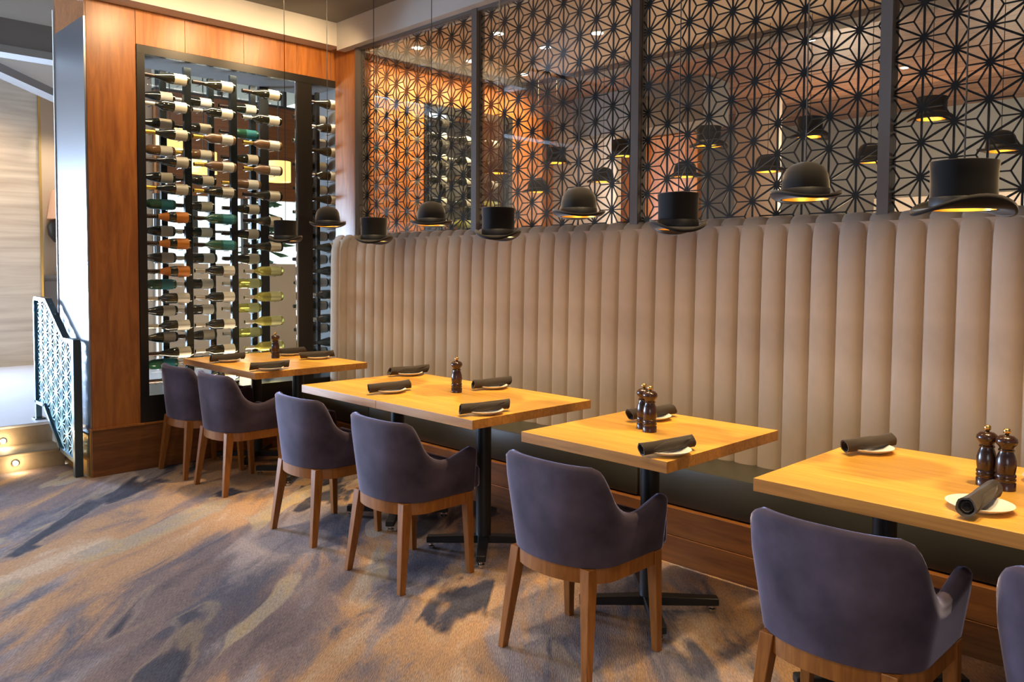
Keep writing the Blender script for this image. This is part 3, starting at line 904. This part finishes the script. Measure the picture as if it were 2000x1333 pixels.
# ------------------------------------------------------------------ lattice screens
bays = [(-5.405, -4.083, (-5.101, 1.820), 'left end beside the wine wall'), (-4.033, -2.762, (-3.305, 1.818), 'second bay from the wine wall'), (-2.712, -1.426, (-2.170, 1.966), 'third bay from the wine wall'),
        (-1.376, -0.040, (-1.263, 2.247), 'right edge of the view behind the large top hat')]
for (x0, x1, ref, lab) in bays:
    sx = (x0 + x1) / 2
    t = empty('lattice_screen', (sx, 3.67, 1.645)); tag(t, 'black star lattice screen behind glass, ' + lab, 'screen', 'star lattice screens above the banquette')
    bm = bmesh.new()
    rect = [(x0 - sx, 0.0), (x1 - sx, 0.0), (x1 - sx, 1.45), (x0 - sx, 1.45)]
    asanoha(bm, rect, (ref[0] - sx, ref[1] - 1.645), 0.1465, 0.0085, 0.0062, 0.0135, lambda u, v, d: (u, d, v), -0.003, 0.003)
    mk('lattice', bm, M['lattice'], t)
    mk('glass_pane', B(x0 - sx, x1 - sx, -0.020, -0.016, 0.0, 1.45), M['screen_glass'], t)
n = 10
for xx, w in ((-5.43, 0.05), (-4.058, 0.05), (-2.737, 0.05), (-1.401, 0.05), (-0.015, 0.05)):
    struct(mk('trim_%d' % n, B(xx - w / 2, xx + w / 2, 3.625, 3.70, 1.645, 3.115), M['screen_post']), 'grey brown post between lattice screens'); n += 1
struct(mk('trim_%d' % n, B(-5.46, 4.0, 3.63, 3.695, 3.095, 3.116), M['screen_post']), 'grey brown head rail of the lattice screens'); n += 1
struct(mk('trim_%d' % n, B(-5.76, -5.456, 3.64, 3.78, 1.645, 3.148), M['wall_wood']), 'walnut return between the wine wall and the screens'); n += 1

# ------------------------------------------------------------------ dining room behind the screens
struct(mk('ceiling_2', B(-5.766, 4.0, 3.78, 5.85, 3.25, 3.30), M['wall_paint']), 'warm plaster ceiling strip behind the screens')
struct(mk('trim_%d' % n, B(-5.766, 4.0, 5.851, 6.05, 3.20, 3.75), M['beam']), 'dark ceiling beam behind the screens'); n += 1
cb = empty('ceiling_3'); struct(cb, 'brown board ceiling of the dining room behind')
y = 6.05
while y < 11.9:
    mk('ceiling_board', B(-7.0, 4.0, y, y + 0.235, 3.42 + random.uniform(0, 0.012), 3.46), M['slat_wood'], cb)
    y += 0.24
struct(mk('ceiling_4', B(-9.1, 4.0, 6.05, 12, 3.75, 3.8), M['beam']))
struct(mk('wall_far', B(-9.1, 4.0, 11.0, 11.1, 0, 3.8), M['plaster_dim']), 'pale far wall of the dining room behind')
wb = empty('wall_behind'); struct(wb, 'walls of the dining room behind the screens')
mk('wall_panel', B(-7.0, -5.2, 8.0, 8.08, 0.0, 2.95), M['wall_wood'], wb)
mk('wall_panel', B(-5.2, -4.65, 8.9, 9.0, 0.0, 3.42), M['wall_paint'], wb)
mk('wall_panel', B(-7.1, -7.0, 6.05, 11.0, 0.0, 3.42), M['wall_wood'], wb)
bh = empty('beam_box', (-5.6, 7.4, 2.95)); tag(bh, 'dark grey ceiling bulkhead hanging behind the second lattice screen', 'bulkhead')
mk('bulkhead_face', B(-0.9, 0.9, 0, 0.5, 0, 0.47), M['beam'], bh)
# bar counter with bottles
bar = empty('bar_counter', (-2.6, 9.6, 0)); tag(bar, 'lit back bar with bottles seen low behind the third lattice screen', 'bar')
mk('counter', B(-1.6, 1.6, -0.3, 0.3, 0.0, 1.12), M['plinth_wood'], bar); mk('counter_top', B(-1.65, 1.65, -0.34, 0.34, 1.12, 1.16), M['beam'], bar)
mk('shelf', B(-1.6, 1.6, 0.7, 1.0, 1.50, 1.54), M['beam'], bar); mk('shelf_support', B(-1.6, 1.6, 1.0, 1.05, 0.0, 2.3), M['wall_paint'], bar)
bm = bmesh.new(); lathe(bm, [(0.036, 0.0), (0.038, 0.01), (0.038, 0.19), (0.014, 0.24), (0.014, 0.31), (0.0, 0.312)], 12)
pb = mk('bar_bottle', bm, M['b_rose'], None, True, 50)
for i in range(16):
    o = pb if i == 0 else pb.copy()
    if i:
        COL.objects.link(o)
    o.location = (-4.1 + i * 0.19 + random.uniform(-.03, .03), 10.45, 1.54)
    tag(o, 'amber spirit bottle, %s from the left on the back bar shelf' % ['first', 'second', 'third', 'fourth', 'fifth', 'sixth', 'seventh', 'eighth', 'ninth', 'tenth', 'eleventh', 'twelfth', 'thirteenth', 'fourteenth', 'fifteenth', 'sixteenth'][i], 'bottle', 'bottles on the back bar')
# downlights
for i, (x, y) in enumerate(((-5.47, 4.253), (-5.477, 4.859), (-4.688, 4.436), (-4.695, 4.989), (-5.495, 5.537), (-4.122, 4.972))):
    t = empty('downlight', (x, y, 3.25)); tag(t, ['round ceiling downlight near the wine wall, nearest the screen', 'round ceiling downlight near the wine wall, second from the screen', 'round ceiling downlight one row out from the wine wall, nearer the screen', 'round ceiling downlight one row out from the wine wall, further from the screen', 'round ceiling downlight near the wine wall, furthest from the screen', 'round ceiling downlight two rows out from the wine wall'][i], 'light', 'downlights behind the screens')
    bm = bmesh.new(); lathe(bm, [(0.055, -0.012), (0.062, 0.0)], 20); mk('bezel', bm, M['white_trim'], t, True)
    bm = bmesh.new(); lathe(bm, [(0.0, -0.016), (0.045, -0.014), (0.045, -0.008)], 20); mk('lens', bm, M['light_lens'], t, True)
for i, (x, y) in enumerate(((-4.3, 6.35), (-3.31, 6.9), (-2.31, 6.3), (-2.9, 6.6), (-3.1, 8.5))):
    t = empty('downlight', (x, y, 3.42)); tag(t, ['small downlight in the board ceiling at the left of the third screen', 'small downlight in the board ceiling at the middle of the third screen', 'small downlight in the board ceiling at the top of the right-hand screen', 'small downlight in the board ceiling at the top right of the third screen', 'small downlight in the board ceiling deep behind the right-hand screen'][i], 'light', 'downlights in the board ceiling')
    bm = bmesh.new(); lathe(bm, [(0.045, -0.012), (0.052, 0.0)], 20); mk('bezel', bm, M['white_trim'], t, True)
    bm = bmesh.new(); lathe(bm, [(0.0, -0.016), (0.036, -0.014), (0.036, -0.008)], 20); mk('lens', bm, M['light_lens'], t, True)

# ------------------------------------------------------------------ hats
def brim_bm(a, b, ia, ib, curl, droop):
    """oval brim: outer half axes a (x) and b (y), inner ia, ib; sides (x) curl up, front and back (y) droop"""
    bm = bmesh.new()
    seg, rad = 40, 6
    tops, bots = [], []
    for j in range(rad + 1):
        t = j / rad
        rt, rb = [], []
        for k in range(seg):
            th = 2 * PI * k / seg
            c, s = math.cos(th), math.sin(th)
            u = (ia + (a - ia) * t) * c
            v = (ib + (b - ib) * t) * s
            z = curl * (c * c) * t ** 1.8 - droop * (s * s) * t ** 1.5
            u -= 0.22 * (a - ia) * c * c * c * t ** 3
            th_ = 0.0035 + 0.0025 * t
            rt.append(bm.verts.new((u, v, z + th_)))
            rb.append(bm.verts.new((u, v, z - th_)))
        tops.append(rt); bots.append(rb)
    for j in range(rad):
        for k in range(seg):
            q = (k + 1) % seg
            bm.faces.new((tops[j][k], tops[j][q], tops[j + 1][q], tops[j + 1][k]))
            bm.faces.new((bots[j][k], bots[j + 1][k], bots[j + 1][q], bots[j][q]))
    for k in range(seg):
        q = (k + 1) % seg
        bm.faces.new((tops[-1][k], tops[-1][q], bots[-1][q], bots[-1][k]))
        bm.faces.new((tops[0][k], bots[0][k], bots[0][q], tops[0][q]))
    return bm
def hat_proto(kind, long_cord=True):
    root = empty('top_hat_lamp' if kind == 'top' else 'bowler_hat_lamp')
    ia, ib = 0.080, 0.094
    if kind == 'top':
        prof = [(0.080, 0.0), (0.0795, 0.03), (0.0785, 0.07), (0.0795, 0.11), (0.082, 0.133), (0.0815, 0.138), (0.076, 0.1395), (0.0, 0.140)]
    else:
        prof = [(0.080, 0.0), (0.080, 0.03), (0.0785, 0.06), (0.0735, 0.086), (0.063, 0.106), (0.044, 0.120), (0.020, 0.127), (0.0, 0.128)]
    bm = bmesh.new(); lathe(bm, prof, 36, 1.0, ib / ia, close=False); mk('crown', bm, M['felt'], root, True, 60)
    bm = brim_bm(0.122 if kind == 'top' else 0.128, 0.146, ia - 0.003, ib - 0.003, 0.030 if kind == 'top' else 0.024, 0.016 if kind == 'top' else 0.004); mk('brim', bm, M['felt'], root, True)
    bm = bmesh.new(); lathe(bm, [(0.0812, 0.006), (0.0812, 0.032), (0.0800, 0.033)], 36, 1.0, ib / ia, close=False); mk('hat_band', bm, M['ribbon'], root, True, 60)
    bm = bmesh.new(); lathe(bm, [(0.0765, -0.003), (0.0755, 0.05), (0.062, 0.082), (0.04, 0.095), (0.0, 0.10)], 32, 1.0, ib / ia, close=False); mk('lining', bm, M['gold'], root, True)
    bm = bmesh.new(); lathe(bm, [(0.0, 0.008), (0.026, 0.018), (0.034, 0.040), (0.026, 0.062), (0.014, 0.080), (0.014, 0.10)], 20); mk('bulb', bm, M['bulb'], root, True)
    return root
def cord_bm(h0, h1):
    bm = bmesh.new(); tube(bm, [(0, 0, h0), (0, 0, h1)], 0.0024, 6); return bm
PT, PB = hat_proto('top'), hat_proto('bowler')
hat_used = set()
def place_hat(kind, x, y, z, rz, label, group, ceil, s=1.0, light=True, tilt=0.0):
    p = PT if kind == 'top' else PB
    o = p if kind not in hat_used else dup_tree(p)
    hat_used.add(kind)
    for ch in list(o.children):
        if ch.name.startswith('cord'):
            bpy.data.objects.remove(ch)
    o.location = (x, y, z); o.rotation_euler = (tilt, 0, rz); o.scale = (s, s, s)
    tag(o, label, 'hat lamp', group)
    mk('cord', cord_bm((0.140 if kind == 'top' else 0.127), (ceil - z) / s), M['cord'], o)
    if light:
        lamp('hat_glow', 'SPOT', (x, y, z + 0.004), 7, (1.0, 0.72, 0.36), (x, y, 0), 0.05, angle=120, blend=0.8)
YH = 2.76
hats = [('top', -0.822, 1.604, -42, 'black top hat lamp, largest and nearest, at the right of the row', 1.05),
        ('bowler', -1.333, 1.664, 40, 'black bowler hat lamp between the two nearest top hats', 1.0),
        ('top', -1.862, 1.574, 44, 'black top hat lamp second nearest, in front of the third lattice screen', 1.0),
        ('bowler', -2.386, 1.645, 48, 'black bowler hat lamp in front of the second lattice screen', 1.0),
        ('top', -2.906, 1.566, 38, 'black top hat lamp at the post between the first and second lattice screens', 1.0),
        ('bowler', -3.428, 1.640, 46, 'black bowler hat lamp in front of the first lattice screen', 0.97),
        ('top', -3.958, 1.564, 42, 'black top hat lamp left of the first lattice screen, before the banquette corner', 0.95),
        ('bowler', -4.458, 1.666, 50, 'black bowler hat lamp hanging before the right part of the wine cabinet', 0.95),
        ('top', -4.985, 1.585, 45, 'black top hat lamp hanging before the wine cabinet door, furthest left', 0.95)]
for k, x, z, rz, lab, s in hats:
    place_hat(k, x, YH, z, math.radians(rz), lab, 'hat lamps over the tables', 3.33, s)
bh_ = [('bowler', -5.493, 5.2, 2.28, 'before the second wine cabinet'), ('top', -5.215, 5.7, 2.396, 'high at the left part of the second screen'), ('bowler', -5.357, 5.6, 2.125, 'low at the left part of the second screen'),
       ('bowler', -4.643, 5.7, 2.179, 'low at the right part of the second screen'), ('top', -4.423, 5.7, 2.386, 'high beside the post right of the second screen'), ('bowler', -3.784, 5.7, 2.16, 'low at the left part of the third screen'),
       ('top', -3.255, 5.2, 2.303, 'high at the middle of the third screen'), ('bowler', -3.054, 5.7, 2.145, 'low at the middle of the third screen'), ('top', -2.726, 5.7, 2.37, 'high at the right of the third screen'),
       ('bowler', -2.289, 5.7, 2.151, 'beside the post right of the third screen'), ('top', -1.903, 5.7, 2.396, 'high at the left of the right-hand screen'), ('bowler', -1.494, 5.7, 2.147, 'low at the right of the right-hand screen')]
for k, x, y, z, lab in bh_:
    place_hat(k, x, y, z, math.radians(-40 + random.uniform(-20, 20)), '%s lamp behind screens, %s' % ('top hat' if k == 'top' else 'bowler', lab), 'hat lamps behind the screens', 3.25, 1.0, False)

# ------------------------------------------------------------------ tables
def make_table(x0, x1, y0, y1, label, group=None, peds=None):
    cx, cy = (x0 + x1) / 2, (y0 + y1) / 2
    t = empty('dining_table', (cx, cy, 0)); tag(t, label, 'table', group)
    hw, hd = (x1 - x0) / 2, (y1 - y0) / 2
    top = mk('tabletop', B(-hw + 0.004, hw - 0.004, -hd + 0.004, hd - 0.004, 0.711, 0.747), M['top_wood'], t)
    n_ = 9
    for k in range(n_):
        a = -hd + 2 * hd * k / n_
        b2 = -hd + 2 * hd * (k + 1) / n_
        o = mk('stave', B(-hw, hw, a + 0.0003, b2 - 0.0003, 0.7085, 0.7502, bev=0.0012), M['top_wood'], top)
        o.data.materials.append(M['shaded_edge_wood'])
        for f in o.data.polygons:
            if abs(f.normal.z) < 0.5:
                f.material_index = 1  # upright faces take the darker tone that stands in for shade
    for px in (peds or [0.0]):
        bm = bmesh.new(); box(bm, px - 0.14, px + 0.14, -0.14, 0.14, 0.700, 0.7085); mk('mounting_plate', bm, M['black_metal'], t)
        bm = bmesh.new(); lathe(bm, [(0.040, 0.055), (0.038, 0.07), (0.038, 0.70)], 20); o = mk('column', bm, M['black_metal'], t, True, 40); o.location = (px, 0, 0)
        for k in range(4):
            a = PI / 4 + k * PI / 2
            bm = bmesh.new()
            frustum(bm, (0, 0, 0), (0, 0, 0.01), 0.001, 0.001) if False else None
            q = []
            for r, h0, h1, w in ((0.0, 0.034, 0.072, 0.052), (0.285, 0.032, 0.062, 0.046)):
                q += [bm.verts.new((r, s_ * w / 2, h)) for s_, h in ((-1, h0), (1, h0), (1, h1), (-1, h1))]
            for f in ((0, 1, 2, 3), (7, 6, 5, 4), (0, 4, 5, 1), (1, 5, 6, 2), (2, 6, 7, 3), (3, 7, 4, 0)):
                bm.faces.new([q[i] for i in f])
            bmesh.ops.bevel(bm, geom=bm.edges[:], offset=0.003, segments=1, affect='EDGES')
            arm = mk('foot', bm, M['black_metal'], t); arm.location = (px, 0, 0); arm.rotation_euler = (0, 0, a)
            bm = bmesh.new(); lathe(bm, [(0.016, 0.0), (0.018, 0.006), (0.018, 0.016), (0.008, 0.018), (0.008, 0.034)], 12)
            g = mk('glide', bm, M['chrome'], arm, True, 40); g.location = (0.262, 0, 0)
    return t
T = {}
make_table(-5.752, -4.680, 2.376, 3.205, 'wide butcher-block table against the wine cabinet, furthest from the camera', None, [-0.26, 0.33])
make_table(-4.046, -3.3355, 2.332, 3.128, 'left one of the two butcher-block tables pushed together in the middle', 'pair of tables pushed together')
make_table(-3.3335, -2.612, 2.332, 3.128, 'right one of the two butcher-block tables pushed together in the middle', 'pair of tables pushed together')
make_table(-2.303, -1.597, 2.321, 3.112, 'single square butcher-block table standing alone with two pepper mills')
make_table(-1.285, -0.125, 2.345, 3.136, 'wide butcher-block table at the right edge, nearest the camera', None, [-0.32, 0.32])

# ------------------------------------------------------------------ plates, napkins, mills
bm = bmesh.new()
lathe(bm, [(0.0, 0.0), (0.050, 0.0), (0.054, 0.003), (0.072, 0.009), (0.085, 0.017), (0.0865, 0.0185), (0.085, 0.0195), (0.070, 0.013), (0.052, 0.0075), (0.0, 0.006)], 36)
plate0 = mk('side_plate', bm, M['plate'], None, True, 60)
def napkin_bm(seed):
    rnd = random.Random(seed)
    bm = bmesh.new()
    L_, n_, seg = 0.262, 16, 18
    rings = []
    for i in range(n_ + 1):
        t = i / n_
        x_ = -L_ / 2 + L_ * t
        flare = 1.0 + 0.10 * (abs(t - 0.5) * 2) ** 3
        ring = []
        for k in range(seg):
            a = 2 * PI * k / seg
            r = 0.0235 * flare * (1 + 0.05 * math.sin(2 * a + seed) + 0.04 * math.sin(5 * a + 9 * t + seed * 2))
            if k == 4:
                r *= 1.10
            ring.append(bm.verts.new((x_ + (0.012 * math.sin(a + seed) if i in (0, n_) else 0), math.cos(a) * r, max(-0.0228, math.sin(a) * r * 0.93))))
        rings.append(ring)
    for i in range(n_):
        for k in range(seg):
            bm.faces.new((rings[i][k], rings[i][(k + 1) % seg], rings[i + 1][(k + 1) % seg], rings[i + 1][k]))
    for ring, s_ in ((rings[0], 1), (rings[-1], -1)):           # open rolled ends: inner spiral lip
        prev = ring
        for sc2, dx in ((0.80, 0.001), (0.76, 0.022), (0.50, 0.006), (0.44, 0.024)):
            c_ = sum((v.co for v in ring), Vector()) / seg
            nr = [bm.verts.new(c_ + (v.co - c_) * sc2 + Vector((s_ * dx, 0, 0))) for v in ring]
            for k in range(seg):
                bm.faces.new((prev[k], prev[(k + 1) % seg], nr[(k + 1) % seg], nr[k]))
            prev = nr
        bm.faces.new(prev)
    return bm
def flap_bm(seed):
    bm = bmesh.new()
    rows_ = []
    for i in range(7):
        t = i / 6
        x_ = -0.115 + 0.145 * t
        rows_.append([bm.verts.new((x_ + 0.03 * j, math.cos(a) * 0.0262, math.sin(a) * 0.0250)) for j, a in enumerate((0.9, 0.5, 0.1, -0.3 - 0.3 * t))])
    for i in range(6):
        for k in range(3):
            bm.faces.new((rows_[i][k], rows_[i][k + 1], rows_[i + 1][k + 1], rows_[i + 1][k]))
    return bm
naps = []
for s_ in (1, 2, 3):
    o = mk('rolled_napkin', napkin_bm(s_), M['napkin'], None, True, 70)
    f_ = mk('folded_edge', flap_bm(s_), M['napkin'], o, True)
    md = f_.modifiers.new('thickness', 'SOLIDIFY'); md.thickness = 0.0016
    naps.append(o)
places = [('wine cabinet table, front left', -5.357, 2.52, 97), ('wine cabinet table, front right', -4.755, 2.515, 86), ('wine cabinet table, back left behind the mill', -5.44, 3.03, 80), ('wine cabinet table, back right', -5.10, 3.065, 84),
          ('middle pair of tables, left table near edge', -3.496, 2.535, 88), ('middle pair of tables, left table by the banquette', -3.97, 3.02, 82), ('middle pair of tables, right table by the banquette', -3.235, 3.03, 86), ('middle pair of tables, right table near corner', -2.70, 2.485, 80),
          ('single table, by the banquette behind the mills', -2.10, 2.93, 80), ('single table, near corner', -1.668, 2.425, 81),
          ('nearest table, far corner by the banquette', -1.183, 2.995, 74), ('nearest table, beside the chair in front', -0.680, 2.50, 91), ('nearest table, cut by the right edge of the view', -0.600, 2.965, 90)]
for i, (lab, x, y, an) in enumerate(places):
    p = plate0 if i == 0 else plate0.copy()
    if i:
        COL.objects.link(p)
    p.location = (x, y, 0.7505)
    tag(p, 'white side plate, %s' % lab, 'plate', 'side plates under the napkins')
    k = i % 3
    nn = naps[k] if i < 3 else dup_tree(naps[k])
    nn.location = (x, y, 0.7505 + 0.0315); nn.rotation_euler = (0, 0, math.radians(an) + (PI if i % 2 else 0))
    tag(nn, 'charcoal rolled napkin, %s' % lab, 'napkin', 'rolled napkins on side plates')

mill = empty('pepper_mill')
bm = bmesh.new(); lathe(bm, [(0.0285, 0.0), (0.0285, 0.022), (0.0265, 0.024), (0.0265, 0.027), (0.0285, 0.029), (0.0285, 0.034), (0.026, 0.036), (0.026, 0.039), (0.0285, 0.041), (0.0283, 0.047), (0.0255, 0.050), (0.0275, 0.062), (0.0285, 0.075), (0.0275, 0.090), (0.0235, 0.106), (0.0195, 0.116), (0.0195, 0.119)], 24)
mk('body', bm, M['mill'], mill, True, 45)
bm = bmesh.new(); lathe(bm, [(0.022, 0.119), (0.0225, 0.122), (0.019, 0.126), (0.0205, 0.131), (0.027, 0.138), (0.0305, 0.147), (0.029, 0.156), (0.020, 0.164), (0.007, 0.167)], 24)
mk('head', bm, M['mill'], mill, True, 45)
bm = bmesh.new(); lathe(bm, [(0.006, 0.167), (0.0055, 0.170), (0.0095, 0.173), (0.0105, 0.180), (0.0085, 0.186), (0.0, 0.187)], 16)
mk('knob', bm, M['brass'], mill, True)
mills = [(-5.336, 2.867, 'dark wood pepper mill on the wide table by the wine cabinet'), (-3.254, 2.792, 'dark wood pepper mill alone on the middle pair of tables'), (-2.000, 2.735, 'dark wood mill on the single table, rear one of its pair'), (-1.944, 2.70, 'dark wood mill on the single table, front one of its pair'),
         (-0.745, 2.795, 'dark wood mill on the nearest table, left one of its pair'), (-0.688, 2.779, 'dark wood mill on the nearest table, right one of its pair')]
for i, (x, y, lab) in enumerate(mills):
    o = mill if i == 0 else dup_tree(mill)
    o.location = (x, y, 0.7505)
    tag(o, lab, 'pepper mill', 'pepper and salt mills')

# ------------------------------------------------------------------ chairs
def chair_plan(u, hw, yb, yf, n=3.0):
    """u 0..1 from the right arm front round the back to the left arm front"""
    ls = yf - yb * 0.22
    yc = yb * 0.22
    depth = yc - yb
    arc = 1.9 * hw
    tot = 2 * ls + 2 * arc * 0.9
    d = u * tot
    if d < ls:
        return (hw, yf - d)
    if d > tot - ls:
        return (-hw, yf - (tot - d))
    a = (d - ls) / (tot - 2 * ls) * PI
    c, s = math.cos(a), math.sin(a)
    return (math.copysign(abs(c) ** (2 / n), c) * hw, yc - abs(s) ** (2 / n) * depth)
def top_z(x, y):
    pts = [(-0.30, 0.738), (-0.172, 0.738), (-0.150, 0.722), (-0.128, 0.672), (-0.102, 0.610), (-0.065, 0.572), (-0.02, 0.555), (0.04, 0.556), (0.12, 0.580), (0.17, 0.595), (0.19, 0.592), (0.22, 0.578)]
    for (y0, z0), (y1, z1) in zip(pts, pts[1:]):
        if y <= y1:
            t = (y - y0) / (y1 - y0)
            return z0 + (z1 - z0) * t
    return pts[-1][1]
def shell_bm():
    bm = bmesh.new()
    nu = 56
    secs = []
    th = 0.046
    for i in range(nu + 1):
        u = i / nu
        sec = []
        def at(v, off):
            hw = 0.226 + 0.053 * v
            yb = -0.192 - 0.018 * v
            yf = 0.212 - 0.014 * v
            x_, y_ = chair_plan(u, hw - off, yb + off, yf, 2.10 + 0.35 * v)
            return x_, y_
        xb, yb_ = at(1.0, 0.0)
        zt = top_z(xb, yb_)
        zb = 0.386
        hv = (zt - zb) / 0.36
        zs = [0.0, 0.12, 0.45, 0.80]
        for q in zs:
            x_, y_ = at(q * hv, 0.0); sec.append((x_, y_, zb + (zt - 0.018 - zb) * q))
        for off, dz in ((0.002, -0.012), (0.011, -0.001), (0.023, 0.002), (0.035, -0.001), (0.044, -0.012)):
            x_, y_ = at(hv * 0.95, off); sec.append((x_, y_, zt + dz))
        for q in (0.80, 0.45, 0.2, 0.05):
            x_, y_ = at(q * hv, th); sec.append((x_, y_, zb + (zt - 0.018 - zb) * q))
        secs.append([bm.verts.new(p) for p in sec])
    m_ = len(secs[0])
    for i in range(nu):
        for k in range(m_):
            q = (k + 1) % m_
            bm.faces.new((secs[i][k], secs[i][q], secs[i + 1][q], secs[i + 1][k]))
    for sec, s_ in ((secs[0], 1), (secs[-1], -1)):             # rounded arm fronts
        c_ = sum((v.co for v in sec), Vector()) / m_
        prev = sec
        for k_, dy in ((0.86, 0.010), (0.5, 0.014)):
            nr = [bm.verts.new(Vector((c_.x + (v.co.x - c_.x) * k_, v.co.y + dy, c_.z + (v.co.z - c_.z) * (0.96 if k_ > 0.6 else 0.85)))) for v in sec]
            for k in range(m_):
                q = (k + 1) % m_
                bm.faces.new((prev[k], prev[q], nr[q], nr[k]))
            prev = nr
        bm.faces.new(prev)
    return bm
def apron_bm():
    bm = bmesh.new()
    nu = 48
    secs = []
    for i in range(nu + 1):
        u = i / nu
        sec = []
        for off, z in ((0.004, 0.332), (0.004, 0.384), (0.030, 0.384), (0.030, 0.332)):
            x_, y_ = chair_plan(u, 0.226 - off, -0.192 + off, 0.200, 2.10)
            sec.append(bm.verts.new((x_, y_, z)))
        secs.append(sec)
    for i in range(nu):
        for k in range(4):
            q = (k + 1) % 4
            bm.faces.new((secs[i][k], secs[i][q], secs[i + 1][q], secs[i + 1][k]))
    bm.faces.new(secs[0]); bm.faces.new(secs[-1][::-1])
    box(bm, -0.20, 0.20, 0.178, 0.202, 0.332, 0.384)
    return bm
def cushion_bm():
    bm = bmesh.new()
    n_ = 32
    outl_ = []
    for i in range(n_):
        a = 2 * PI * i / n_
        c, s = math.cos(a), math.sin(a)
        outl_.append((math.copysign(abs(c) ** 0.5, c) * 0.176, 0.045 + math.copysign(abs(s) ** 0.5, s) * 0.190))
    rings = []
    for k_, z in ((0.9, 0.386), (0.985, 0.392), (1.0, 0.42), (1.0, 0.455), (0.97, 0.478), (0.80, 0.488), (0.4, 0.494)):
        rings.append([bm.verts.new((x_ * k_, 0.045 + (y_ - 0.045) * k_, z)) for x_, y_ in outl_])
    for r0, r1 in zip(rings, rings[1:]):
        for k in range(n_):
            bm.faces.new((r0[k], r0[(k + 1) % n_], r1[(k + 1) % n_], r1[k]))
    bm.faces.new(rings[0]); bm.faces.new(rings[-1])
    box(bm, -0.218, 0.218, 0.214, 0.268, 0.388, 0.492, bev=0.018)
    return bm
chair0 = empty('tub_chair')
mk('shell', shell_bm(), M['velvet'], chair0, True, 62)
mk('seat_cushion', cushion_bm(), M['velvet'], chair0, True)
mk('apron', apron_bm(), M['leg_wood'], chair0, True, 40)
for sx_ in (-1, 1):
    bm = bmesh.new(); frustum(bm, (sx_ * 0.204, -0.182, 0.0), (sx_ * 0.169, -0.134, 0.384), (0.026, 0.030), (0.042, 0.050)); 
    bmesh.ops.bevel(bm, geom=bm.edges[:], offset=0.002, segments=1, affect='EDGES'); mk('leg', bm, M['leg_wood'], chair0)
    bm = bmesh.new(); frustum(bm, (sx_ * 0.216, 0.205, 0.0), (sx_ * 0.208, 0.190, 0.384), (0.028, 0.028), (0.042, 0.042))
    bmesh.ops.bevel(bm, geom=bm.edges[:], offset=0.002, segments=1, affect='EDGES'); mk('leg', bm, M['leg_wood'], chair0)
chairs = [(-5.485, 2.365, 0, 'purple grey velvet tub chair furthest left at the wine cabinet table'), (-4.925, 2.375, 0, 'purple grey velvet tub chair at the right side of the wine cabinet table'),
          (-3.775, 2.300, 0, 'purple grey velvet tub chair at the left table of the middle pair'), (-2.992, 2.262, 0, 'purple grey velvet tub chair at the right table of the middle pair'),
          (-1.940, 2.252, 0, 'purple grey velvet tub chair at the single table with two mills'), (-0.935, 2.262, 0, 'purple grey velvet tub chair in the right foreground, legs cut by bottom edge'),
          (-0.300, 2.272, 0, 'purple grey velvet tub chair cut off by the right edge of the view')]
for i, (x, y, a, lab) in enumerate(chairs):
    o = chair0 if i == 0 else dup_tree(chair0)
    o.location = (x, y, 0); o.rotation_euler = (0, 0, math.radians(a))
    tag(o, lab, 'chair', 'tub chairs along the tables')
